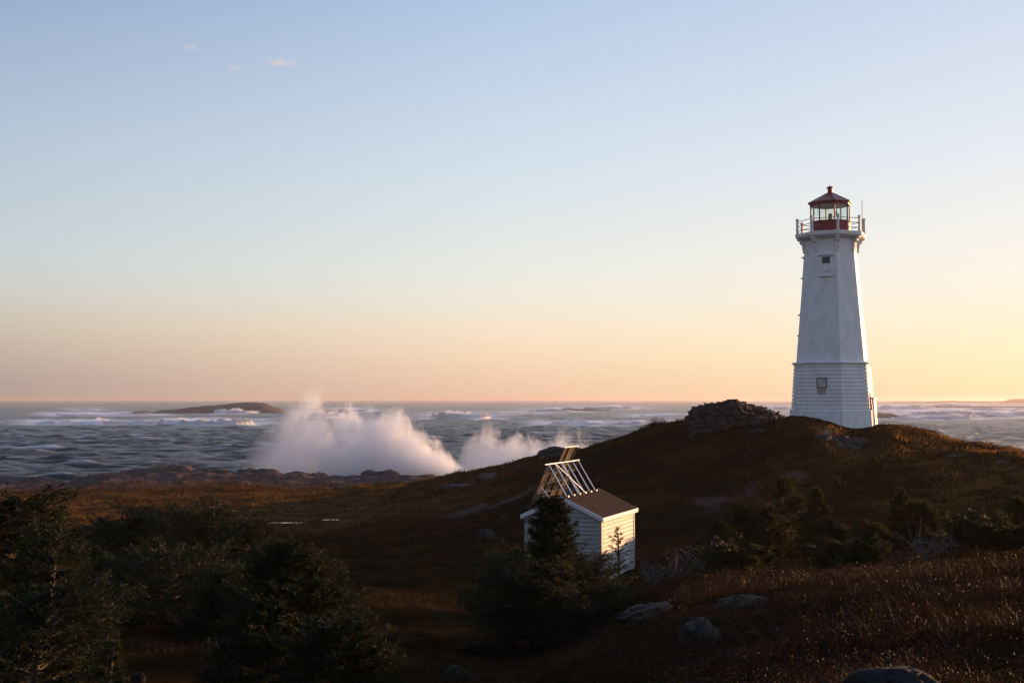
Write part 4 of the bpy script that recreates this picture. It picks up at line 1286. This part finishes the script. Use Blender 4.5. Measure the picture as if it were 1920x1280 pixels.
# ------------------------------------------------------------------ vegetation
def tri_fans(C, Dv, Wv):
    """thin pointed leaves: base C-W..C+W, tip C+D -> verts, tris"""
    n_ = len(C)
    V = np.empty((n_, 3, 3))
    V[:, 0] = C - Wv; V[:, 1] = C + Wv; V[:, 2] = C + Dv
    return V.reshape(-1, 3), np.arange(n_ * 3).reshape(-1, 3)

def unit(v):
    return v / (np.linalg.norm(v, axis=-1, keepdims=True) + 1e-9)

def spruce_mesh(hgt, rad, seed, nbr=90, ntw=26, nl=0.075, prof=None, lean=(0, 0), bare=0.0, gap=0.25, droop=0.15, w=0.16, tw=0.30):
    """returns needles mesh, wood mesh"""
    R = rng(seed)
    prof = prof or (lambda t: (1 - t) ** 0.8)
    wood = MB()
    tp = [np.array((lean[0] * hgt * t ** 1.5, lean[1] * hgt * t ** 1.5, hgt * t)) for t in np.linspace(0, 1, 9)]
    def axis(t):
        return np.array((lean[0] * hgt * t ** 1.5, lean[1] * hgt * t ** 1.5, hgt * t))
    wood.tube(tp, list(0.028 * hgt * (1 - np.linspace(0, 1, 9)) ** 0.8 + 0.006), 7)
    Cs, Ds = [], []
    lob = R.uniform(0, 2 * pi, 5)
    for k in range(nbr):
        t = bare + (1 - bare) * (k + R.uniform()) / nbr
        t = min(t, 0.985)
        az = k * 2.399963 + R.normal() * 0.35
        L = rad * prof(t) * (0.72 + 0.42 * R.uniform()) * (1 + gap * (sin(az * 2 + lob[0] + 5 * t) * 0.6 + sin(az + lob[1]) * 0.5))
        L = max(L, 0.10 * rad)
        p0 = axis(t)
        dirh = np.array((cos(az), sin(az), 0))
        rise = 0.55 * t + R.normal() * 0.12 - 0.05
        n_ = 6
        s_ = np.linspace(0, 1, n_)
        pts_ = p0[None] + dirh[None] * (L * s_)[:, None] + np.array((0, 0, 1))[None] * (L * (rise * s_ - droop * s_ ** 2 + 0.25 * s_ ** 3))[:, None]
        wood.tube(list(pts_), list(0.012 * hgt * (0.35 + 0.65 * (1 - t)) * (1 - 0.85 * s_)), 5)
        # side twigs in a flattish spray
        m_ = max(5, int(ntw * L / rad + 4))
        q = R.uniform(0.12, 1.0, m_) ** 0.8
        base = np.stack([np.interp(q, s_, pts_[:, i]) for i in range(3)], -1)
        side = np.cross(dirh, (0, 0, 1.0))
        sg = np.where(R.uniform(size=m_) < 0.5, -1, 1)
        d = dirh[None] * R.uniform(0.45, 1.0, (m_, 1)) + side[None] * (sg * R.uniform(0.2, 1.0, m_))[:, None] + np.array((0, 0, 1.0))[None] * (R.normal(size=(m_, 1)) * 0.28 + 0.12)
        d = unit(d) * (L * tw * (1.15 - 0.6 * q) + 0.05)[:, None]
        Cs.append(base); Ds.append(d)
    Cs = np.concatenate(Cs); Ds = np.concatenate(Ds)
    # leader
    lc = np.array([axis(t) for t in np.linspace(0.80, 0.92, 8)]); Cs = np.concatenate([Cs, lc]); Ds = np.concatenate([Ds, np.tile((0, 0, 0.09 * hgt), (8, 1)) + R.normal(size=(8, 3)) * 0.02 * hgt])
    # needles along each twig
    nn = 15
    m_ = len(Cs)
    s_ = R.uniform(0.05, 1.0, (m_, nn))
    C = (Cs[:, None] + Ds[:, None] * s_[..., None]).reshape(-1, 3)
    dd = np.repeat(unit(Ds), nn, 0)
    dirn = unit(dd * 0.8 + R.normal(size=(m_ * nn, 3)) * 0.55)
    ln_ = nl * R.uniform(0.7, 1.4, (m_ * nn, 1))
    wv = unit(np.cross(dirn, R.normal(size=(m_ * nn, 3)))) * (nl * w)
    V, Fc = tri_fans(C, dirn * ln_, wv)
    return mesh_np('crown', V, [Fc]), wood

def spruce(px, py_top, px_base, d, label, hgt_px, rad_px, seed, mat='needles', name='spruce', cat='tree', group=None, **kw):
    """top of the tree at (px, py_top); foot straight below on the ground"""
    k = d / F
    xb = (px_base - 960) * k
    zg = h1(xb, d)
    xt, _, zt_ = P(px, py_top, d)
    hgt = max(zt_ - zg, hgt_px * k * 0.4) + 0.1
    ne, wd = spruce_mesh(hgt, rad_px * k, seed, lean=((xt - xb) / hgt, 0), **kw)
    root = empty(name, (xb, d, zg - 0.1))
    tag(root, label, cat, group)
    link('crown', ne, M[mat], root)
    wd.build('trunk', M['bark'], root)
    return root

cone = lambda t: (1 - t) ** 0.75 * (1 - 0.35 * (1 - t) ** 6)
bell = lambda t: 0.50 * (1 - t) ** 0.42 + 0.58 * smooth(0.62, 0.40, t) - 0.2 * smooth(0.15, 0.0, t)
bush = lambda t: sqrt(max(1 - t ** 2.2, 0.02))
# the one in front of the hut: narrow top, broad skirts
spruce(1036, 936, 1040, 28, 'dark spruce standing right in front of the hut gable', 250, 146, 61, nbr=300, ntw=56, nl=0.06, prof=lambda t: float(bell(t)), bare=0.09, droop=0.2, gap=0.2)
spruce(1158, 990, 1160, 34, 'thin half bare young tree against the sunlit hut wall', 100, 42, 62, mat='needles_thin', name='young_larch', nbr=46, ntw=9, nl=0.045, prof=cone, droop=0.0, gap=0.4)
spruce(540, 1022, 548, 20, 'broad bushy spruce with a pointed top left of the bottom centre', 270, 170, 63, nbr=230, ntw=46, nl=0.055, prof=lambda t: (1 - t) ** 0.62, droop=0.12)
spruce(655, 1165, 640, 18.5, 'low spruce sprawling to the right of the pointed bushy one', 120, 105, 64, nbr=110, ntw=34, nl=0.055, prof=bush)
# wind-pressed thicket on the left
for i, (px, py, d, r_, lab) in enumerate([
    (225, 985, 42, 95, 'left end of the dark wind clipped spruce thicket on the moor edge'),
    (305, 960, 43, 120, 'tallest rounded spruce in the dark wind clipped thicket'),
    (400, 962, 41, 110, 'rounded spruce in the middle right of the dark thicket'),
    (465, 985, 40, 75, 'small spruce closing the right end of the dark thicket'),
    (330, 1045, 33, 150, 'low dark spruce spreading in front of the wind clipped thicket'),
    (440, 1080, 30, 110, 'low dark spruce between the thicket and the pointed bushy spruce')]):
    spruce(px, py, px, d, lab, 150, r_, 70 + i, nbr=120, ntw=34, nl=0.085, prof=bush, group='spruces of the wind clipped thicket', name='spruce_bush', cat='bush', gap=0.35)
# far left trees
spruce(30, 942, 10, 17, 'tall spruce cut by the left edge of the photo', 380, 150, 81, nbr=170, ntw=42, nl=0.05, prof=lambda t: 0.3 + 0.7 * (1 - t) ** 0.8, gap=0.5)
spruce(110, 995, 90, 16, 'spruce with a branch reaching right below the tall left edge one', 200, 105, 82, nbr=110, ntw=36, nl=0.048, prof=bush, gap=0.5)
spruce(95, 1115, 60, 11.5, 'nearest spruce with sunlit tips in the lower left corner', 200, 150, 83, nbr=140, ntw=44, nl=0.036, prof=bush, gap=0.55)
spruce(215, 1200, 200, 11, 'small spruce sprig rising at the bottom left beside the nearest one', 130, 60, 84, nbr=60, ntw=26, nl=0.034, prof=cone)
# scrub on the right between the hill and the near knoll
SC = [
 (1345, 975, 1350, 42, 60, 'first spruce of the right hand scrub, nearest the hut'),
 (1385, 948, 1392, 43, 48, 'slim spruce second from the hut in the right hand scrub'),
 (1468, 898, 1462, 44, 62, 'tallest spruce of the right hand scrub, bent at the top'),
 (1440, 950, 1430, 40, 55, 'bushy spruce leaning on the tallest of the scrub'),
 (1532, 915, 1534, 42, 42, 'narrow pointed spruce just right of the tallest scrub tree'),
 (1550, 975, 1556, 38, 55, 'broad low spruce in front of the narrow pointed one'),
 (1640, 985, 1645, 37, 52, 'low spruce right of the gap in the scrub'),
 (1690, 918, 1688, 40, 44, 'pointed spruce standing alone right of the scrub gap'),
 (1728, 945, 1735, 39, 48, 'spruce touching the right side of the lone pointed one'),
 (1785, 965, 1790, 37, 50, 'flat topped spruce near the right end of the scrub'),
 (1905, 935, 1915, 34, 55, 'spruce cut by the right edge above the green mat'),
 (1390, 1045, 1390, 33, 60, 'low dark spruce mat at the foot of the slim scrub tree'),
 (1870, 1000, 1880, 28, 75, 'spreading green spruce mat at the right edge'),
 (1590, 1025, 1590, 31, 55, 'low bush beside the near knoll below the scrub gap'),
]
for i, (px, py, pb, d, r_, lab) in enumerate(SC):
    low = py > 990
    spruce(px, py, pb, d, lab, 100, r_, 120 + i, nbr=66 if not low else 76, ntw=26, nl=0.10, w=0.2, prof=(bush if low else (lambda t: (1 - t) ** 0.8)), gap=0.5, group='spruce scrub on the right', mat='needles_lit_tone', cat='tree' if not low else 'bush', name='spruce' if not low else 'spruce_bush', tw=0.34)

# dead grey brush at the foot of the scrub
def dead_bush(px, d, seed, label, hgt=1.3):
    x, y, z = on_ground(px, d)
    R = rng(seed)
    q = MB()
    for k in range(16):
        a = R.uniform(0, 2 * pi); r_ = R.uniform(0.3, 1.0)
        e_ = np.array((cos(a) * r_, sin(a) * r_ * 0.6, R.uniform(0.3, 1.0))) * hgt
        mid = e_ * 0.5 + R.normal(size=3) * 0.12
        q.tube([(0, 0, -0.1), mid, e_], [0.018, 0.012, 0.004], 5)
        for j in range(5):
            s_ = R.uniform(0.3, 0.95)
            p0 = mid + (e_ - mid) * s_ if s_ > 0.5 else mid * (s_ * 2)
            q.tube([p0, p0 + R.normal(size=3) * 0.22 * hgt + np.array((0, 0, 0.05))], [0.008, 0.003], 4)
    o = q.build('dead_bush', M['deadwood'])
    o.location = (x, y, z)
    tag(o, label, 'bush')
dead_bush(1265, 43, 5, 'tangle of grey dead sticks right of the hut corner', 1.1)
dead_bush(1225, 41, 6, 'pale bare twiggy bush at the foot of the sunlit hut wall', 0.8)
dead_bush(1330, 40, 7, 'bare grey sticks poking out left of the first scrub spruce', 1.2)
dead_bush(1740, 27, 8, 'bare twigs among the heath right of the scrub', 0.7)

# grass: bent blades, bigger in tussocks, one sheet of ground cover
def blades(name, N, th0, th1, r0, r1, hfun, wfun, seed, mat, lean=0.8, keep=None, expo=1.0):
    R = rng(seed)
    u = R.uniform(size=N)
    r = r0 * (r1 / r0) ** u
    th_ = np.radians(R.uniform(th0, th1, N))
    x, y = r * np.sin(th_), r * np.cos(th_)
    ok = np.ones(N, bool)
    if keep is not None:
        ok = keep(x, y, r, R)
    x, y, r = x[ok], y[ok], r[ok]
    z = H(x, y)
    n_ = len(x)
    tus = 0.55 + 0.9 * smooth(-0.2, 0.5, fbm(x / 1.3, y / 1.3, oct=3, seed=201))
    h = hfun(r) * R.uniform(0.5, 1.25, n_) * tus
    w = wfun(r) * R.uniform(0.6, 1.3, n_)
    a = R.uniform(0, 2 * pi, n_)
    sd = np.stack([np.cos(a), np.sin(a), np.zeros(n_)], -1)
    ln_ = np.stack([lean + R.normal(size=n_) * 0.7, -0.05 + R.normal(size=n_) * 0.7, np.zeros(n_)], -1)
    B = np.stack([x, y, z - 0.02], -1)
    Mi = B + ln_ * (h * 0.22)[:, None] + np.array((0, 0, 1.0)) * (h * 0.6)[:, None]
    Ti = B + ln_ * (h * 0.85)[:, None] + np.array((0, 0, 1.0)) * h[:, None]
    V = np.empty((n_, 5, 3))
    V[:, 0] = B - sd * w[:, None]; V[:, 1] = B + sd * w[:, None]
    V[:, 2] = Mi + sd * (w * 0.7)[:, None]; V[:, 3] = Mi - sd * (w * 0.7)[:, None]
    V[:, 4] = Ti
    b_ = np.arange(n_)[:, None] * 5
    q = b_ + np.array([[0, 1, 2, 3]]); t = b_ + np.array([[3, 2, 4]])
    return link(name, mesh_np(name, V.reshape(-1, 3), [q, t]), M[mat])

M['pale_lit_grass'] = foliage('pale dry grass in sunlit tone', (0.050, 0.028, 0.010), (0.20, 0.105, 0.034), 0.6, 0.4, 0.7, 0.0)  # colour raised to stand in for golden sunlit patches
def hut_clear(x, y):
    lx = (x - hut_o[0]) * cos(HR) - (y - hut_o[1]) * sin(HR)
    ly = (x - hut_o[0]) * sin(HR) + (y - hut_o[1]) * cos(HR)
    in_hut = (np.abs(lx) < hw + 0.05) & (ly > -0.05) & (ly < HL + 0.05)
    in_t = (x - LX) ** 2 + (y - LY) ** 2 < (Rp0 + 0.05) ** 2
    return ~(in_hut | in_t)
def keep_grass(x, y, r, R):
    k = hut_clear(x, y) & (R.uniform(size=len(x)) > rock_mask(x, y) * 1.2)
    return k & (R.uniform(size=len(x)) < 0.35 + 0.9 * smooth(-0.35, 0.35, fbm(x / 3.0, y / 3.0, oct=3, seed=210)))
g1 = blades('grass', 620000, -31, 31, 3.5, 185, lambda r: 0.05 + 0.0030 * r ** 0.85, lambda r: 0.0022 + 0.00032 * r, 7, 'grass', keep=keep_grass)
tag(g1, kind='stuff')
# taller pale grass that catches the low sun, with sunlit gold put into its colour, along the right of the headland, and tufts on the moor
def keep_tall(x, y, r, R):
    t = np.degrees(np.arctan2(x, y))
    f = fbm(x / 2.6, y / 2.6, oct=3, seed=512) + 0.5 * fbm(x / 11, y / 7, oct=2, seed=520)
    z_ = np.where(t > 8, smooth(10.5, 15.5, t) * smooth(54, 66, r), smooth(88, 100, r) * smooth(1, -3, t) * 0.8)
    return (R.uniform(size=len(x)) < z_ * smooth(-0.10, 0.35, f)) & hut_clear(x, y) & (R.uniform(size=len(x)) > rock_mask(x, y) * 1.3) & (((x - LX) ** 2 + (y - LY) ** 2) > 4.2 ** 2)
g3 = blades('tall_grass', 420000, -26, 30, 52, 150, lambda r: 0.24 + 0 * r, lambda r: 0.00036 * r, 17, 'pale_lit_grass', lean=0.5, keep=keep_tall)
tag(g3, kind='stuff')
# rusty heath on the near knoll and around
def keep_heath(x, y, r, R):
    f = fbm(x / 2.2, y / 2.2, oct=3, seed=333)
    t = np.degrees(np.arctan2(x, y))
    return (R.uniform(size=len(x)) < smooth(-0.25, 0.3, f + 0.25 * smooth(4, 14, t) - 0.3 * smooth(0, -8, t))) & hut_clear(x, y)
g2 = blades('heath', 150000, -26, 31, 4.5, 42, lambda r: 0.17 + 0.001 * r, lambda r: 0.0018 + 0.00024 * r, 8, 'heath', lean=0.15, keep=keep_heath)
tag(g2, kind='stuff')
# little leaves on the heath
def leaves(N, seed):
    R = rng(seed)
    r = 4.5 * (40 / 4.5) ** R.uniform(size=N); t = np.radians(R.uniform(-26, 31, N))
    x, y = r * np.sin(t), r * np.cos(t)
    ok = keep_heath(x, y, r, R); x, y, r = x[ok], y[ok], r[ok]
    z = H(x, y) + R.uniform(0.06, 0.24, len(x))
    n_ = len(x)
    d = unit(R.normal(size=(n_, 3)) + np.array((0.2, 0, 0.4)))
    w = unit(np.cross(d, R.normal(size=(n_, 3))))
    s_ = (0.007 + 0.0007 * r) * R.uniform(0.6, 1.3, n_)
    C = np.stack([x, y, z], -1)
    V = np.empty((n_, 4, 3))
    V[:, 0] = C; V[:, 1] = C + d * (s_ * 0.8)[:, None] + w * (s_ * 0.45)[:, None]; V[:, 2] = C + d * (s_ * 1.7)[:, None]; V[:, 3] = C + d * (s_ * 0.8)[:, None] - w * (s_ * 0.45)[:, None]
    f_ = np.arange(n_ * 4).reshape(-1, 4)
    return link('heath_leaves', mesh_np('heath_leaves', V.reshape(-1, 3), [f_]), M['heath'])
tag(leaves(160000, 9), kind='stuff')

# the tuft standing up on the crest left of the ruin
def tuft(px, d, wpx, hgt, seed, label):
    x, y, z = on_ground(px, d)
    R = rng(seed); n_ = 260
    k = d / F
    bx_ = R.normal(size=n_) * wpx * k * 0.35; by = R.normal(size=n_) * 0.5
    C = np.stack([bx_, by, H(x + bx_, y + by) - z - 0.05], -1)
    h = hgt * R.uniform(0.4, 1.0, n_) * np.exp(-(bx_ / (wpx * k * 0.6)) ** 2)
    D_ = np.stack([R.normal(size=n_) * 0.22 + 0.1, R.normal(size=n_) * 0.2, np.ones(n_)], -1) * h[:, None]
    a = R.uniform(0, 2 * pi, n_)
    V, Fc = tri_fans(C, D_, np.stack([np.cos(a), np.sin(a), 0 * a], -1) * 0.022)
    o = link('grass_tuft', mesh_np('grass_tuft', V, [Fc]), M['heath'], loc=(x, y, z))
    tag(o, label, 'grass tuft')
tuft(1226, 90, 44, 0.9, 4, 'dry grass tuft standing up on the skyline left of the stone ruin')

# ------------------------------------------------------------------ pools on the moor
M['pool'] = simple('bog pool water', (0.012, 0.014, 0.016), 0.06, 0.2)
def pool(px, py, d, wpx, dep, seed):
    k = d / F
    x, y = (px - 960) * k, d
    a = np.linspace(0, 2 * pi, 40, endpoint=False)
    rr_ = 1 + 0.35 * fbm(np.cos(a) * 1.5 + seed, np.sin(a) * 1.5, oct=3, seed=seed)
    V = np.stack([np.cos(a) * wpx * k / 2 * rr_, np.sin(a) * dep / 2 * rr_, 0 * a], -1)
    zz = H(x + V[:, 0], y + V[:, 1])
    o = link('pool', mesh_np('pool', V, [np.arange(40)[None]]), M['pool'], loc=(x, y, float(np.percentile(zz, 70)) + 0.05))
    tag(o, kind='structure')
pool(555, 977, 98, 90, 0.7, 1)
pool(625, 973, 100, 36, 0.6, 2)
pool(445, 948, 112, 22, 0.9, 3)

# ------------------------------------------------------------------ haze
def haze(dens):
    Rx = 36000.0
    me = MB().box((0, 0, (34.0 - 12.0) / 2), (2 * Rx, 2 * Rx, 46.0))
    m = bpy.data.materials.new('sea haze'); m.use_nodes = True
    n, l = m.node_tree.nodes, m.node_tree.links
    n.remove(n['Principled BSDF'])
    pv = n.new('ShaderNodeVolumePrincipled')
    pv.inputs['Color'].default_value = (0.86, 0.74, 0.67, 1)
    pv.inputs['Density'].default_value = dens
    pv.inputs['Anisotropy'].default_value = 0.5
    l.new(pv.outputs[0], n['Material Output'].inputs['Volume'])
    o = me.build('haze', m)
    tag(o, kind='stuff')
haze(0.0001)
